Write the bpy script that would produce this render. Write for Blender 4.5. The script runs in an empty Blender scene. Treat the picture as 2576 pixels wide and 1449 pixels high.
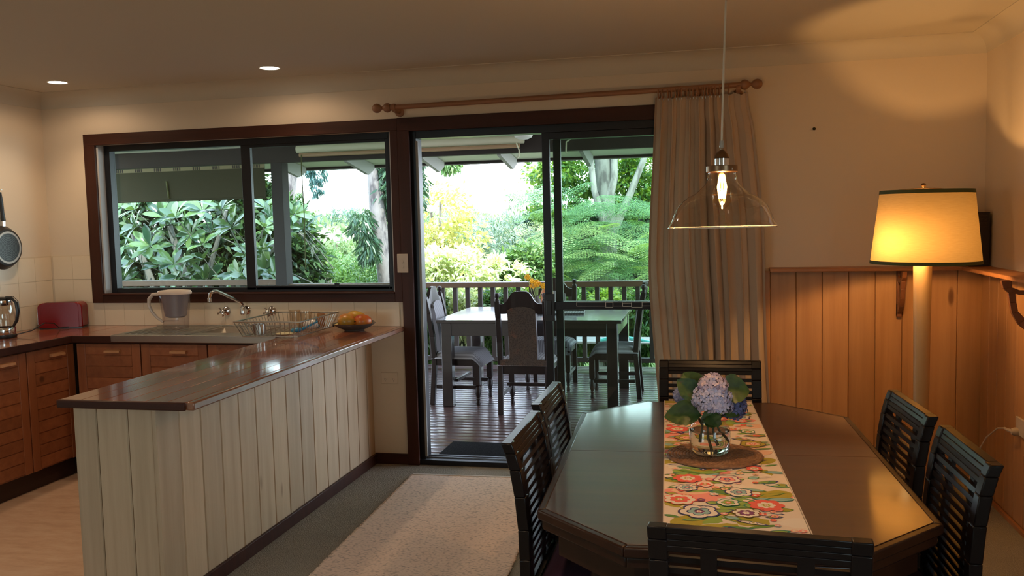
import bpy, math, random
import numpy as np
from mathutils import Vector, Matrix, Euler

R = random.Random(7)
RG = np.random.default_rng(11)
PI = math.pi
SC = bpy.context.scene
COL = SC.collection

# ------------------------------------------------------------------ camera
yaw, pit, rol, CH, FPX = 0.22284, 0.07671, 0.0242, 1.5556, 2200.4
fh = Vector((-math.sin(yaw), math.cos(yaw), 0)); rr = Vector((math.cos(yaw), math.sin(yaw), 0)); zz = Vector((0, 0, 1))
fwd = fh * math.cos(pit) - zz * math.sin(pit); up0 = fh * math.sin(pit) + zz * math.cos(pit)
right = rr * math.cos(rol) - up0 * math.sin(rol); up = rr * math.sin(rol) + up0 * math.cos(rol)
cd = bpy.data.cameras.new('camera'); cam = bpy.data.objects.new('camera', cd); COL.objects.link(cam)
m = Matrix((right, up, -fwd)).transposed().to_4x4(); m.translation = Vector((0, 0, CH)); cam.matrix_world = m
cd.sensor_fit = 'HORIZONTAL'; cd.sensor_width = 36; cd.lens = FPX / 2576 * 36; cd.clip_start = .05; cd.clip_end = 600
SC.camera = cam

# ------------------------------------------------------------------ world, sun, exposure
W = bpy.data.worlds.new('sky'); SC.world = W; W.use_nodes = True
wn = W.node_tree.nodes; wl = W.node_tree.links; wn.clear()
wo = wn.new('ShaderNodeOutputWorld'); wb = wn.new('ShaderNodeBackground'); wl.new(wb.outputs[0], wo.inputs[0])
tc = wn.new('ShaderNodeTexCoord'); sx = wn.new('ShaderNodeSeparateXYZ'); cr = wn.new('ShaderNodeValToRGB')
wl.new(tc.outputs['Generated'], sx.inputs[0]); wl.new(sx.outputs['Z'], cr.inputs[0]); wl.new(cr.outputs[0], wb.inputs[0])
cr.color_ramp.elements[0].color = (.80, .89, 1, 1); cr.color_ramp.elements[1].color = (.50, .68, 1, 1); cr.color_ramp.elements[1].position = .9
wb.inputs[1].default_value = 9.0
sl = bpy.data.lights.new('sun', 'SUN'); sl.energy = 8.5; sl.angle = .01; sl.color = (1, .95, .86)
sun = bpy.data.objects.new('sun', sl); COL.objects.link(sun)
sun.rotation_euler = Vector((-.38, .50, -1.0)).to_track_quat('-Z', 'Y').to_euler()
vs = SC.view_settings; vs.view_transform = 'Standard'; vs.look = 'None'; vs.gamma = 1; vs.use_curve_mapping = False
vs.exposure = 0.0
def portal(name, x0, x1, z0, z1, y, into):
    L = bpy.data.lights.new(name, 'AREA'); L.shape = 'RECTANGLE'; L.size = x1 - x0; L.size_y = z1 - z0; L.cycles.is_portal = True
    o = bpy.data.objects.new(name, L); COL.objects.link(o); o.location = ((x0 + x1) / 2, y, (z0 + z1) / 2); o.rotation_euler = Vector((0, into, 0)).to_track_quat('-Z', 'Y').to_euler()
portal('window_portal', -4.03, -1.99, 1.15, 2.1, 5.43, -1); portal('door_portal', -1.80, .1, .03, 2.07, 5.43, -1); portal('rear_portal', -4.1, -2.75, 1.0, 2.1, -1.76, 1)
L = bpy.data.lights.new('side_portal', 'AREA'); L.shape = 'RECTANGLE'; L.size = 2.0; L.size_y = 1.45; L.cycles.is_portal = True
o = bpy.data.objects.new('side_portal', L); COL.objects.link(o); o.location = (1.66, -.20, 1.36); o.rotation_euler = Vector((-1, 0, 0)).to_track_quat('-Z', 'Y').to_euler()
SC.display_settings.display_device = 'sRGB'
SC.cycles.use_denoising = True
SC.cycles.max_bounces = 10; SC.cycles.diffuse_bounces = 5; SC.cycles.glossy_bounces = 4; SC.cycles.transparent_max_bounces = 16
SC.cycles.transmission_bounces = 8; SC.cycles.sample_clamp_indirect = 4.0; SC.cycles.blur_glossy = .6

# ------------------------------------------------------------------ helpers
def lin(c):
    return tuple(((v / 255) / 12.92 if v / 255 <= .04045 else ((v / 255 + .055) / 1.055) ** 2.4) for v in c)

class MB:
    """collects faces and links them as one mesh"""
    def __init__(s): s.v = []; s.f = []; s.mi = []; s.cur = 0
    def add(s, vs, fs):
        o = len(s.v); s.v += [tuple(p) for p in vs]; s.f += [[i + o for i in f] for f in fs]; s.mi += [s.cur] * len(fs); return s
    def box(s, x0, x1, y0, y1, z0, z1):
        return s.add([(x0, y0, z0), (x1, y0, z0), (x1, y1, z0), (x0, y1, z0), (x0, y0, z1), (x1, y0, z1), (x1, y1, z1), (x0, y1, z1)],
                     [(0, 3, 2, 1), (4, 5, 6, 7), (0, 1, 5, 4), (1, 2, 6, 5), (2, 3, 7, 6), (3, 0, 4, 7)])
    def hexa(s, p): return s.add(p, [(0, 3, 2, 1), (4, 5, 6, 7), (0, 1, 5, 4), (1, 2, 6, 5), (2, 3, 7, 6), (3, 0, 4, 7)])
    def tube(s, pts, r, n=8, caps=True, closed=False):
        pts = [Vector(p) for p in pts]; k = len(pts); rs = r if isinstance(r, (list, tuple)) else [r] * k
        rings = []; nrm = None
        for i, p in enumerate(pts):
            a = pts[i - 1] if (i > 0 or closed) else p; b = pts[(i + 1) % k] if (i < k - 1 or closed) else p
            t = (b - a).normalized() if (b - a).length > 1e-9 else Vector((0, 0, 1))
            if nrm is None:
                nrm = t.orthogonal().normalized()
            nrm = (nrm - t * nrm.dot(t)); nrm = nrm.normalized() if nrm.length > 1e-6 else t.orthogonal().normalized()
            bn = t.cross(nrm)
            rings.append([p + (nrm * math.cos(2 * PI * j / n) + bn * math.sin(2 * PI * j / n)) * rs[i] for j in range(n)])
        vs = [q for rg in rings for q in rg]; fs = []
        for i in range(k if closed else k - 1):
            for j in range(n):
                a, b = i * n + j, i * n + (j + 1) % n; c, d = ((i + 1) % k) * n + (j + 1) % n, ((i + 1) % k) * n + j
                fs.append((a, b, c, d))
        if caps and not closed: fs.append(tuple(range(n))[::-1]); fs.append(tuple(range((k - 1) * n, k * n)))
        return s.add(vs, fs)
    def lathe(s, prof, c=(0, 0, 0), n=24, axis='z', capb=True, capt=True, sx=1, sy=1):
        vs = []; fs = []; k = len(prof)
        for r, h in prof:
            for j in range(n):
                a = 2 * PI * j / n; u, w = r * math.cos(a) * sx, r * math.sin(a) * sy
                vs.append((c[0] + u, c[1] + w, c[2] + h) if axis == 'z' else ((c[0] + u, c[1] + h, c[2] + w) if axis == 'y' else (c[0] + h, c[1] + u, c[2] + w)))
        for i in range(k - 1):
            for j in range(n): fs.append((i * n + j, i * n + (j + 1) % n, (i + 1) * n + (j + 1) % n, (i + 1) * n + j))
        if capb: fs.append(tuple(range(n))[::-1])
        if capt: fs.append(tuple(range((k - 1) * n, k * n)))
        return s.add(vs, fs)
    def prism(s, poly, a0, a1, axis='z'):
        """poly in the plane normal to axis, extruded a0..a1"""
        def P(u, v, a): return (u, v, a) if axis == 'z' else ((u, a, v) if axis == 'y' else (a, u, v))
        n = len(poly); vs = [P(u, v, a0) for u, v in poly] + [P(u, v, a1) for u, v in poly]
        fs = [tuple(range(n))[::-1], tuple(range(n, 2 * n))] + [(i, (i + 1) % n, n + (i + 1) % n, n + i) for i in range(n)]
        return s.add(vs, fs)
    def strip(s, poly_a, poly_b, a0, a1, axis):
        """solid between two polylines (same length), extruded along axis"""
        n = len(poly_a)
        for i in range(n - 1): s.prism([poly_a[i], poly_a[i + 1], poly_b[i + 1], poly_b[i]], a0, a1, axis)
        return s
    def sphere(s, c, r, n=12, k=8, sc=(1, 1, 1)):
        prof = [(max(1e-4, math.sin(PI * i / k)) * r, -math.cos(PI * i / k) * r) for i in range(k + 1)]
        o = len(s.v); s.lathe(prof, (0, 0, 0), n, capb=False, capt=False)
        for i in range(o, len(s.v)):
            x, y, z = s.v[i]; s.v[i] = (c[0] + x * sc[0], c[1] + y * sc[1], c[2] + z * sc[2])
        return s
    def move(s, M, o=0):
        for i in range(o, len(s.v)): s.v[i] = tuple(M @ Vector(s.v[i]))
        return s
    def mesh(s, name, mat, smooth=35):
        me = bpy.data.meshes.new(name); me.from_pydata(s.v, [], s.f)
        for mm in (mat if isinstance(mat, (list, tuple)) else [mat]): me.materials.append(mm)
        if any(s.mi): me.polygons.foreach_set('material_index', s.mi)
        if smooth:
            me.polygons.foreach_set('use_smooth', [True] * len(me.polygons)); me.set_sharp_from_angle(angle=math.radians(smooth))
        me.update(); return me
    def build(s, name, mat, parent=None, smooth=35, bevel=0, kind=None, loc=None, rot=None, label=None):
        o = bpy.data.objects.new(name, s.mesh(name, mat, smooth)); COL.objects.link(o)
        if parent: o.parent = parent
        if loc: o.location = loc
        if rot: o.rotation_euler = rot
        if kind: o['kind'] = kind
        if label: o['label'] = label
        if bevel:
            b = o.modifiers.new('bevel', 'BEVEL'); b.width = bevel; b.segments = 2; b.limit_method = 'ANGLE'; b.angle_limit = math.radians(40)
        return o

def thing(name, label, cat, loc=(0, 0, 0), rz=0, group=None):
    o = bpy.data.objects.new(name, None); COL.objects.link(o); o.location = loc; o.rotation_euler = (0, 0, rz); o.empty_display_size = .05
    o['label'] = label; o['category'] = cat
    if group: o['group'] = group
    return o
def tag(o, label, cat, group=None, kind=None):
    o['label'] = label; o['category'] = cat
    if group: o['group'] = group
    if kind: o['kind'] = kind
    return o
def struct(name):
    o = bpy.data.objects.new(name, None); COL.objects.link(o); o['kind'] = 'structure'; o.empty_display_size = .05; return o
def dup(root, loc, rz, label=None):
    def cp(o, par):
        c = o.copy(); COL.objects.link(c); c.parent = par
        for ch in kids.get(o.name, []): cp(ch, c)
        return c
    kids = {}
    for o in list(COL.objects):
        if o.parent: kids.setdefault(o.parent.name, []).append(o)
    r = cp(root, None); r.location = loc; r.rotation_euler = (0, 0, rz)
    if label: r['label'] = label
    return r
def quick(name, verts, faces, mat, parent=None, kind=None, smooth=False):
    me = bpy.data.meshes.new(name); nv, nf = len(verts), len(faces); k = faces.shape[1]
    me.vertices.add(nv); me.vertices.foreach_set('co', verts.astype(np.float32).ravel())
    me.loops.add(nf * k); me.loops.foreach_set('vertex_index', faces.astype(np.int32).ravel())
    me.polygons.add(nf); me.polygons.foreach_set('loop_start', np.arange(0, nf * k, k, dtype=np.int32))
    me.polygons.foreach_set('loop_total', np.full(nf, k, dtype=np.int32))
    if smooth: me.polygons.foreach_set('use_smooth', np.ones(nf, dtype=bool))
    me.materials.append(mat); me.update(calc_edges=True); me.validate()
    o = bpy.data.objects.new(name, me); COL.objects.link(o)
    if parent: o.parent = parent
    if kind: o['kind'] = kind
    return o

# ------------------------------------------------------------------ materials
def base_mat(name):
    mt = bpy.data.materials.new(name); mt.use_nodes = True; nt = mt.node_tree
    return mt, nt, nt.nodes['Principled BSDF']
def N(nt, t, **kw):
    n = nt.nodes.new(t)
    for k, v in kw.items(): setattr(n, k, v)
    return n
def coords(nt, scale=(1, 1, 1), rand=True, src='Object', loc=(0, 0, 0)):
    tcn = N(nt, 'ShaderNodeTexCoord'); mp = N(nt, 'ShaderNodeMapping'); mp.inputs['Scale'].default_value = scale; mp.inputs['Location'].default_value = loc
    if rand:
        oi = N(nt, 'ShaderNodeObjectInfo'); ml = N(nt, 'ShaderNodeMath', operation='MULTIPLY'); ml.inputs[1].default_value = 37.0
        nt.links.new(oi.outputs['Random'], ml.inputs[0]); ad = N(nt, 'ShaderNodeVectorMath', operation='ADD')
        nt.links.new(tcn.outputs[src], ad.inputs[0]); nt.links.new(ml.outputs[0], ad.inputs[1]); nt.links.new(ad.outputs[0], mp.inputs[0])
    else: nt.links.new(tcn.outputs[src], mp.inputs[0])
    return mp.outputs[0]
def ramp(nt, fac, stops):
    r = N(nt, 'ShaderNodeValToRGB'); e = r.color_ramp.elements
    while len(e) < len(stops): e.new(.5)
    for i, (p, c) in enumerate(stops): e[i].position = p; e[i].color = (*c, 1)
    nt.links.new(fac, r.inputs[0]); return r.outputs[0]
def mix(nt, fac, a, b, mode='MIX'):
    mx = N(nt, 'ShaderNodeMix', data_type='RGBA', blend_type=mode)
    for sock, v in ((mx.inputs[0], fac), (mx.inputs[6], a), (mx.inputs[7], b)):
        if isinstance(v, (int, float)): sock.default_value = v
        elif isinstance(v, tuple): sock.default_value = (*v, 1)
        else: nt.links.new(v, sock)
    return mx.outputs[2]
def noise(nt, vec, scale, detail=3, rough=.5):
    n = N(nt, 'ShaderNodeTexNoise'); n.inputs['Scale'].default_value = scale; n.inputs['Detail'].default_value = detail; n.inputs['Roughness'].default_value = rough
    nt.links.new(vec, n.inputs['Vector']); return n.outputs['Fac']
def bump(nt, b, h, strength=.3, dist=.002):
    bp = N(nt, 'ShaderNodeBump'); bp.inputs['Strength'].default_value = strength; bp.inputs['Distance'].default_value = dist
    nt.links.new(h, bp.inputs['Height']); nt.links.new(bp.outputs[0], b.inputs['Normal'])
def plain(name, col, rough=.5, metal=0, spec=.5, nscale=0, nstr=.2, var=0, coat=0, ndist=.002):
    mt, nt, b = base_mat(name); b.inputs['Base Color'].default_value = (*col, 1); b.inputs['Roughness'].default_value = rough
    b.inputs['Metallic'].default_value = metal; b.inputs['Specular IOR Level'].default_value = spec; b.inputs['Coat Weight'].default_value = coat
    b.inputs['Coat Roughness'].default_value = .12
    if nscale:
        v = coords(nt, rand=False); f = noise(nt, v, nscale, 3)
        bump(nt, b, f, nstr, ndist)
    if var:
        v = coords(nt, rand=True); f = noise(nt, v, 3.0, 4)
        nt.links.new(ramp(nt, f, [(.3, tuple(c * (1 - var) for c in col)), (.7, tuple(min(1, c * (1 + var)) for c in col))]), b.inputs['Base Color'])
    return mt
def wood(name, c1, c2, axis='z', rough=.4, scale=1, coat=0, knots=0, var=.25, knotc=None, bumpy=.15, spec=.5, croug=.1):
    mt, nt, b = base_mat(name); s = {'x': (1.2, 22, 22), 'y': (22, 1.2, 22), 'z': (22, 22, 1.2)}[axis]
    s = tuple(q * scale for q in s); v = coords(nt, s)
    f = noise(nt, v, 1.0, 6, .62); col = ramp(nt, f, [(.25, c2), (.5, tuple((p + q) / 2 for p, q in zip(c1, c2))), (.75, c1)])
    oi = N(nt, 'ShaderNodeObjectInfo'); mr = N(nt, 'ShaderNodeMapRange'); mr.inputs[3].default_value = 1 - var; mr.inputs[4].default_value = 1 + var * .6
    nt.links.new(oi.outputs['Random'], mr.inputs[0]); cmb = N(nt, 'ShaderNodeCombineColor')
    for i in range(3): nt.links.new(mr.outputs[0], cmb.inputs[i])
    col = mix(nt, 1.0, col, cmb.outputs[0], 'MULTIPLY')
    if knots:
        ks = {'x': (2.2, 7, 7), 'y': (7, 2.2, 7), 'z': (7, 7, 2.2)}[axis]
        vv = coords(nt, ks); vo = N(nt, 'ShaderNodeTexVoronoi'); vo.inputs['Scale'].default_value = knots; nt.links.new(vv, vo.inputs['Vector'])
        kc = ramp(nt, vo.outputs['Distance'], [(.0, (0, 0, 0)), (.06, (.15, .15, .15)), (.11, (1, 1, 1))])
        rgb = N(nt, 'ShaderNodeSeparateColor'); nt.links.new(vo.outputs['Color'], rgb.inputs[0]); lt = N(nt, 'ShaderNodeMath', operation='LESS_THAN'); lt.inputs[1].default_value = .45
        nt.links.new(rgb.outputs[0], lt.inputs[0]); inv = N(nt, 'ShaderNodeMath', operation='MULTIPLY'); sub = N(nt, 'ShaderNodeMath', operation='SUBTRACT'); sub.inputs[0].default_value = 1
        nt.links.new(kc, sub.inputs[1]); nt.links.new(sub.outputs[0], inv.inputs[0]); nt.links.new(lt.outputs[0], inv.inputs[1])
        col = mix(nt, inv.outputs[0], col, knotc or tuple(q * .35 for q in c2))
    nt.links.new(col, b.inputs['Base Color']); b.inputs['Roughness'].default_value = rough; b.inputs['Coat Weight'].default_value = coat
    b.inputs['Coat Roughness'].default_value = croug; b.inputs['Specular IOR Level'].default_value = spec
    if bumpy: bump(nt, b, f, bumpy, .001)
    return mt
def glass(name, tint=(.85, .93, .88), gloss=.08, rough=0, edge=.35):
    """thin clear pane: light goes straight through, a little is mirrored, more at grazing angles"""
    mt = bpy.data.materials.new(name); mt.use_nodes = True; nt = mt.node_tree; nt.nodes.clear()
    out = N(nt, 'ShaderNodeOutputMaterial'); ms = N(nt, 'ShaderNodeMixShader'); tr = N(nt, 'ShaderNodeBsdfTransparent'); gl = N(nt, 'ShaderNodeBsdfGlossy')
    tr.inputs[0].default_value = (*tint, 1); gl.inputs['Roughness'].default_value = rough
    lw = N(nt, 'ShaderNodeLayerWeight'); lw.inputs[0].default_value = .3; mr = N(nt, 'ShaderNodeMapRange'); mr.inputs[3].default_value = gloss; mr.inputs[4].default_value = edge + gloss
    pw = N(nt, 'ShaderNodeMath', operation='POWER'); pw.inputs[1].default_value = 2.0
    nt.links.new(lw.outputs['Facing'], pw.inputs[0]); nt.links.new(pw.outputs[0], mr.inputs[0]); nt.links.new(mr.outputs[0], ms.inputs[0])
    nt.links.new(tr.outputs[0], ms.inputs[1]); nt.links.new(gl.outputs[0], ms.inputs[2]); nt.links.new(ms.outputs[0], out.inputs[0]); return mt
def emit(name, col, st):
    mt = bpy.data.materials.new(name); mt.use_nodes = True; nt = mt.node_tree; nt.nodes.clear()
    out = N(nt, 'ShaderNodeOutputMaterial'); e = N(nt, 'ShaderNodeEmission'); e.inputs[0].default_value = (*col, 1); e.inputs[1].default_value = st
    nt.links.new(e.outputs[0], out.inputs[0]); return mt
def leafmat(name, c1, c2, rough=.35, trans=.35, spec=.5, tcol=None):
    mt, nt, b = base_mat(name); geo = N(nt, 'ShaderNodeNewGeometry'); oi = N(nt, 'ShaderNodeObjectInfo')
    ad = N(nt, 'ShaderNodeMath', operation='ADD'); fr = N(nt, 'ShaderNodeMath', operation='FRACT')
    nt.links.new(geo.outputs['Random Per Island'], ad.inputs[0]); nt.links.new(oi.outputs['Random'], ad.inputs[1]); nt.links.new(ad.outputs[0], fr.inputs[0])
    col = ramp(nt, fr.outputs[0], [(0, c2), (.5, tuple((p + q) / 2 for p, q in zip(c1, c2))), (1, c1)])
    nt.links.new(col, b.inputs['Base Color']); b.inputs['Roughness'].default_value = rough; b.inputs['Specular IOR Level'].default_value = spec
    tl = N(nt, 'ShaderNodeBsdfTranslucent'); ms = N(nt, 'ShaderNodeMixShader'); ms.inputs[0].default_value = trans
    nt.links.new(mix(nt, 1.0, col, tcol or (1.0, 1.0, .45), 'MULTIPLY'), tl.inputs[0])
    out = nt.nodes['Material Output']; nt.links.new(b.outputs[0], ms.inputs[1]); nt.links.new(tl.outputs[0], ms.inputs[2]); nt.links.new(ms.outputs[0], out.inputs[0])
    return mt

M = {}
M['wall'] = plain('cream wall paint', (.67, .57, .45), .7, nscale=60, nstr=.25)
M['ceil'] = plain('ceiling paint', (.58, .52, .43), .8, nscale=25, nstr=.15)
M['tile'] = plain('cream glazed tile', (.72, .61, .46), .28, nscale=8, nstr=.08)
M['grout'] = plain('tile grout', (.60, .50, .37), .9)
M['trim'] = wood('dark red timber trim', (.060, .017, .009), (.030, .009, .005), 'z', .45, coat=.0, var=.05, spec=.25)
M['trimx'] = wood('dark red timber trim along', (.060, .017, .009), (.030, .009, .005), 'x', .45, coat=.0, var=.05, spec=.25)
M['alu'] = plain('black aluminium', (.012, .012, .016), .35, .3)
M['alug'] = plain('mill aluminium track', (.35, .37, .42), .3, .8)
M['reveal'] = plain('skylit timber reveal', (.42, .42, .44), .6)  # sky light on the timber jamb is put into this grey
M['pane'] = glass('window pane', (.84, .90, .86), .02, 0, .28)
M['carpet'] = None
M['black'] = plain('black plastic', (.012, .012, .014), .35)
M['chrome'] = plain('chrome', (.75, .75, .77), .12, 1)
M['steel'] = plain('brushed stainless steel', (.50, .47, .43), .3, 1, nscale=120, nstr=.05)
M['white'] = plain('cream plastic', (.48, .40, .32), .4)

def carpet():
    mt, nt, b = base_mat('grey loop carpet'); v = coords(nt, rand=False); f = noise(nt, v, 220, 2, .7); g = noise(nt, v, 2.5, 3)
    c = ramp(nt, f, [(.3, (.16, .145, .12)), (.7, (.42, .385, .32))]); c = mix(nt, .35, c, ramp(nt, g, [(.3, (.18, .16, .13)), (.7, (.32, .29, .245))]))
    nt.links.new(c, b.inputs['Base Color']); b.inputs['Roughness'].default_value = .95; b.inputs['Specular IOR Level'].default_value = .1
    vo = N(nt, 'ShaderNodeTexVoronoi'); vo.inputs['Scale'].default_value = 150; nt.links.new(v, vo.inputs['Vector']); bump(nt, b, vo.outputs['Distance'], .8, .004); return mt
def vinyl():
    mt, nt, b = base_mat('pinkish marbled vinyl'); v = coords(nt, (1, 3, 1), rand=False); f = noise(nt, v, 5, 6, .7)
    nt.links.new(ramp(nt, f, [(.3, (.42, .26, .17)), (.5, (.52, .34, .23)), (.7, (.58, .42, .30))]), b.inputs['Base Color']); b.inputs['Roughness'].default_value = .45; return mt
M['carpet'] = carpet(); M['vinyl'] = vinyl()
M['pine_bar'] = wood('whitewashed pine', (.56, .41, .27), (.40, .28, .17), 'z', .55, .8, knots=.75, var=.14, knotc=(.16, .09, .045))
M['pine_wall'] = wood('honey pine lining', (.56, .30, .13), (.40, .19, .075), 'z', .42, .8, knots=.8, var=.12, knotc=(.14, .055, .02), coat=.15)
M['pine_trim'] = wood('honey pine moulding', (.46, .20, .08), (.30, .12, .045), 'x', .4, var=.05)
M['counter_y'] = wood('polished jarrah along the bar', (.38, .115, .045), (.15, .042, .018), 'y', .22, .8, coat=.6, var=.3, bumpy=.25, croug=.06)
M['counter_x'] = wood('polished jarrah across', (.34, .10, .042), (.14, .04, .018), 'x', .22, .8, coat=.6, var=.25, bumpy=.25, croug=.06)
M['nosing'] = wood('jarrah nosing', (.30, .13, .07), (.17, .07, .04), 'y', .25, coat=.5, var=.03)
M['cab'] = wood('reddish pine cabinet', (.36, .125, .05), (.22, .07, .028), 'z', .4, knots=.6, var=.1)
M['cabh'] = wood('reddish pine slats', (.36, .125, .05), (.22, .07, .028), 'y', .4, knots=.6, var=.14)
M['pull'] = wood('light pine pull', (.55, .27, .12), (.42, .18, .08), 'y', .4, var=.05)
M['kick'] = plain('dark kickboard', (.045, .018, .010), .5)
M['table'] = wood('polished dining table timber', (.085, .026, .010), (.042, .012, .005), 'x', .38, .9, coat=1.0, var=.02, bumpy=.16, croug=.10)
M['table_edge'] = wood('dining table edge', (.035, .012, .006), (.018, .006, .003), 'y', .4, .9, coat=.2, spec=.25, var=.02, bumpy=.05)
M['chair'] = plain('black brown lacquer', (.008, .005, .005), .28, spec=.22, coat=.08, nscale=30, nstr=.06)
M['purple'] = plain('dark purple cushion fabric', (.045, .010, .035), .85, nscale=200, nstr=.3)
M['curtain'] = plain('taupe linen curtain', (.50, .385, .29), .9, spec=.15, nscale=320, nstr=.3, ndist=.001)
def _curt():
    mt = M['curtain']; nt = mt.node_tree; tl = N(nt, 'ShaderNodeBsdfTranslucent'); tl.inputs[0].default_value = (.30, .23, .17, 1); ms = N(nt, 'ShaderNodeMixShader'); ms.inputs[0].default_value = .12
    out = nt.nodes['Material Output']; nt.links.new(nt.nodes['Principled BSDF'].outputs[0], ms.inputs[1]); nt.links.new(tl.outputs[0], ms.inputs[2]); nt.links.new(ms.outputs[0], out.inputs[0])
_curt()
M['rod'] = wood('oak curtain rod', (.34, .16, .075), (.22, .10, .05), 'x', .45, var=.05)
M['brass'] = plain('antique brass', (.24, .15, .09), .32, 1)
M['clear'] = glass('pendant glass', (.94, .90, .84), .10, .02, .9)
M['bulbglass'] = glass('bulb glass', (1, .93, .80), .05, 0, .6)
M['filament'] = emit('glowing filament', (1, .62, .22), 60)
M['down'] = emit('lit downlight', (1, .90, .74), 25)
M['cordc'] = plain('pale flex', (.75, .65, .52), .5)
M['green_band'] = plain('olive fabric band', (.07, .075, .018), .8)
M['pole'] = wood('turned pale lamp pole', (.52, .34, .16), (.44, .28, .13), 'z', .45, var=.02)
def shade_mat():
    mt, nt, b = base_mat('linen lampshade'); v = coords(nt, (30, 30, 300), rand=False); f = noise(nt, v, 1, 3)
    c = ramp(nt, f, [(.3, (.50, .40, .24)), (.7, (.60, .49, .31))]); nt.links.new(c, b.inputs['Base Color']); b.inputs['Roughness'].default_value = .9
    tl = N(nt, 'ShaderNodeBsdfTranslucent'); tl.inputs[0].default_value = (.16, .11, .045, 1); ms = N(nt, 'ShaderNodeMixShader'); ms.inputs[0].default_value = .55
    out = nt.nodes['Material Output']; nt.links.new(b.outputs[0], ms.inputs[1]); nt.links.new(tl.outputs[0], ms.inputs[2]); nt.links.new(ms.outputs[0], out.inputs[0]); return mt
M['shade'] = shade_mat()
M['deck'] = wood('oiled merbau deck board', (.13, .06, .06), (.06, .028, .03), 'x', .32, .7, coat=.9, var=.25, bumpy=.15, croug=.2)
M['rail'] = plain('brown rail paint', (.13, .068, .034), .55, var=.08)
M['balu'] = plain('dark baluster paint', (.030, .018, .013), .6)
M['beam'] = plain('dark brown beam', (.030, .020, .018), .8)
M['post'] = plain('verandah post', (.030, .024, .024), .8)
M['soffit'] = plain('cream soffit', (.72, .72, .62), .7)
M['rafter'] = plain('weathered grey rafter', (.34, .33, .32), .7)
M['blindf'] = plain('olive outdoor blind fabric', (.034, .031, .012), .9)
M['roller'] = plain('cream rolled blind', (.62, .60, .46), .7)
M['tanbar'] = wood('tan blind bar', (.42, .27, .16), (.34, .20, .12), 'x', .5, var=.05)
M['odark'] = wood('dark outdoor table timber', (.018, .009, .008), (.010, .005, .005), 'x', .35, .8, coat=.9, var=.03, croug=.10, spec=.3)
M['ochair'] = wood('dark brown chair timber', (.022, .010, .008), (.012, .006, .005), 'z', .45, .9, coat=.1, spec=.3, var=.05)
M['terra'] = plain('terracotta', (.45, .16, .05), .7)
M['white2'] = plain('white paint', (.75, .75, .72), .6)
def stripef():
    mt, nt, b = base_mat('grey striped upholstery'); v = coords(nt, (1, 1, 1), rand=False); sp = N(nt, 'ShaderNodeSeparateXYZ'); nt.links.new(v, sp.inputs[0])
    w = N(nt, 'ShaderNodeMath', operation='SINE'); ml = N(nt, 'ShaderNodeMath', operation='MULTIPLY'); ml.inputs[1].default_value = 260
    nt.links.new(sp.outputs[0], ml.inputs[0]); nt.links.new(ml.outputs[0], w.inputs[0])
    mr = N(nt, 'ShaderNodeMapRange'); mr.inputs[1].default_value = -1; nt.links.new(w.outputs[0], mr.inputs[0])
    nt.links.new(ramp(nt, mr.outputs[0], [(.3, (.22, .21, .23)), (.8, (.40, .39, .42))]), b.inputs['Base Color']); b.inputs['Roughness'].default_value = .9; return mt
M['stripe'] = stripef()
def patf():
    mt, nt, b = base_mat('brown patterned upholstery'); v = coords(nt, (1, 1, 1), rand=False); f = noise(nt, v, 9, 4, .6)
    vo = N(nt, 'ShaderNodeTexVoronoi'); vo.inputs['Scale'].default_value = 90; nt.links.new(v, vo.inputs['Vector'])
    c = ramp(nt, f, [(.4, (.055, .036, .026)), (.58, (.070, .038, .022)), (.66, (.15, .050, .022))]); c = mix(nt, .5, c, ramp(nt, vo.outputs['Distance'], [(.2, (.020, .014, .011)), (.6, (.085, .058, .042))]))
    nt.links.new(c, b.inputs['Base Color']); b.inputs['Roughness'].default_value = .95; return mt
M['pattern'] = patf()

D = 5.2717; XL = -4.5043; XR = 1.4758; HC = 2.50; Y0 = -1.6
# ------------------------------------------------------------------ room shell
fl = MB().box(-2.30, XR + .1, Y0, D + .06, -.1, 0).build('floor', M['carpet']); fl['kind'] = 'structure'
fk = MB().box(XL - .1, -2.30, Y0, D + .06, -.1, -.002).build('floor_kitchen', M['vinyl']); fk['kind'] = 'structure'
ce = MB().box(XL - .16, XR + .16, Y0 - .1, D + .16, HC, HC + .12).build('ceiling', M['ceil']); ce['kind'] = 'structure'
wb_ = MB()
wb_.box(XL - .16, -4.09, D, D + .15, -.1, 2.6).box(-4.09, -1.86, D, D + .15, -.1, 1.112).box(-4.09, .12, D, D + .15, 2.14, 2.6).box(-1.955, -1.86, D, D + .15, 1.112, 2.14).box(.12, XR + .16, D, D + .15, -.1, 2.6)
wback = wb_.build('wall_back', M['wall'], smooth=0); wback['kind'] = 'structure'
wleft = MB().box(XL - .16, XL, Y0, D, -.1, 2.6).build('wall_left', M['wall'], smooth=0); wleft['kind'] = 'structure'
wright = MB().box(XR, XR + .16, .80, D, -.1, 2.6).box(XR, XR + .16, Y0, -1.20, -.1, 2.6).box(XR, XR + .16, -1.20, .80, -.1, .60).box(XR, XR + .16, -1.20, .80, 2.12, 2.6).build('wall_right', M['wall'], smooth=0); wright['kind'] = 'structure'
wfront = MB().box(XL - .16, -4.15, Y0 - .15, Y0, -.1, 2.6).box(-2.70, XR + .16, Y0 - .15, Y0, -.1, 2.6).box(-4.15, -2.70, Y0 - .15, Y0, 2.12, 2.6).box(-4.15, -2.70, Y0 - .15, Y0, -.1, .95).build('wall_front', M['wall'], smooth=0); wfront['kind'] = 'structure'
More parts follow.
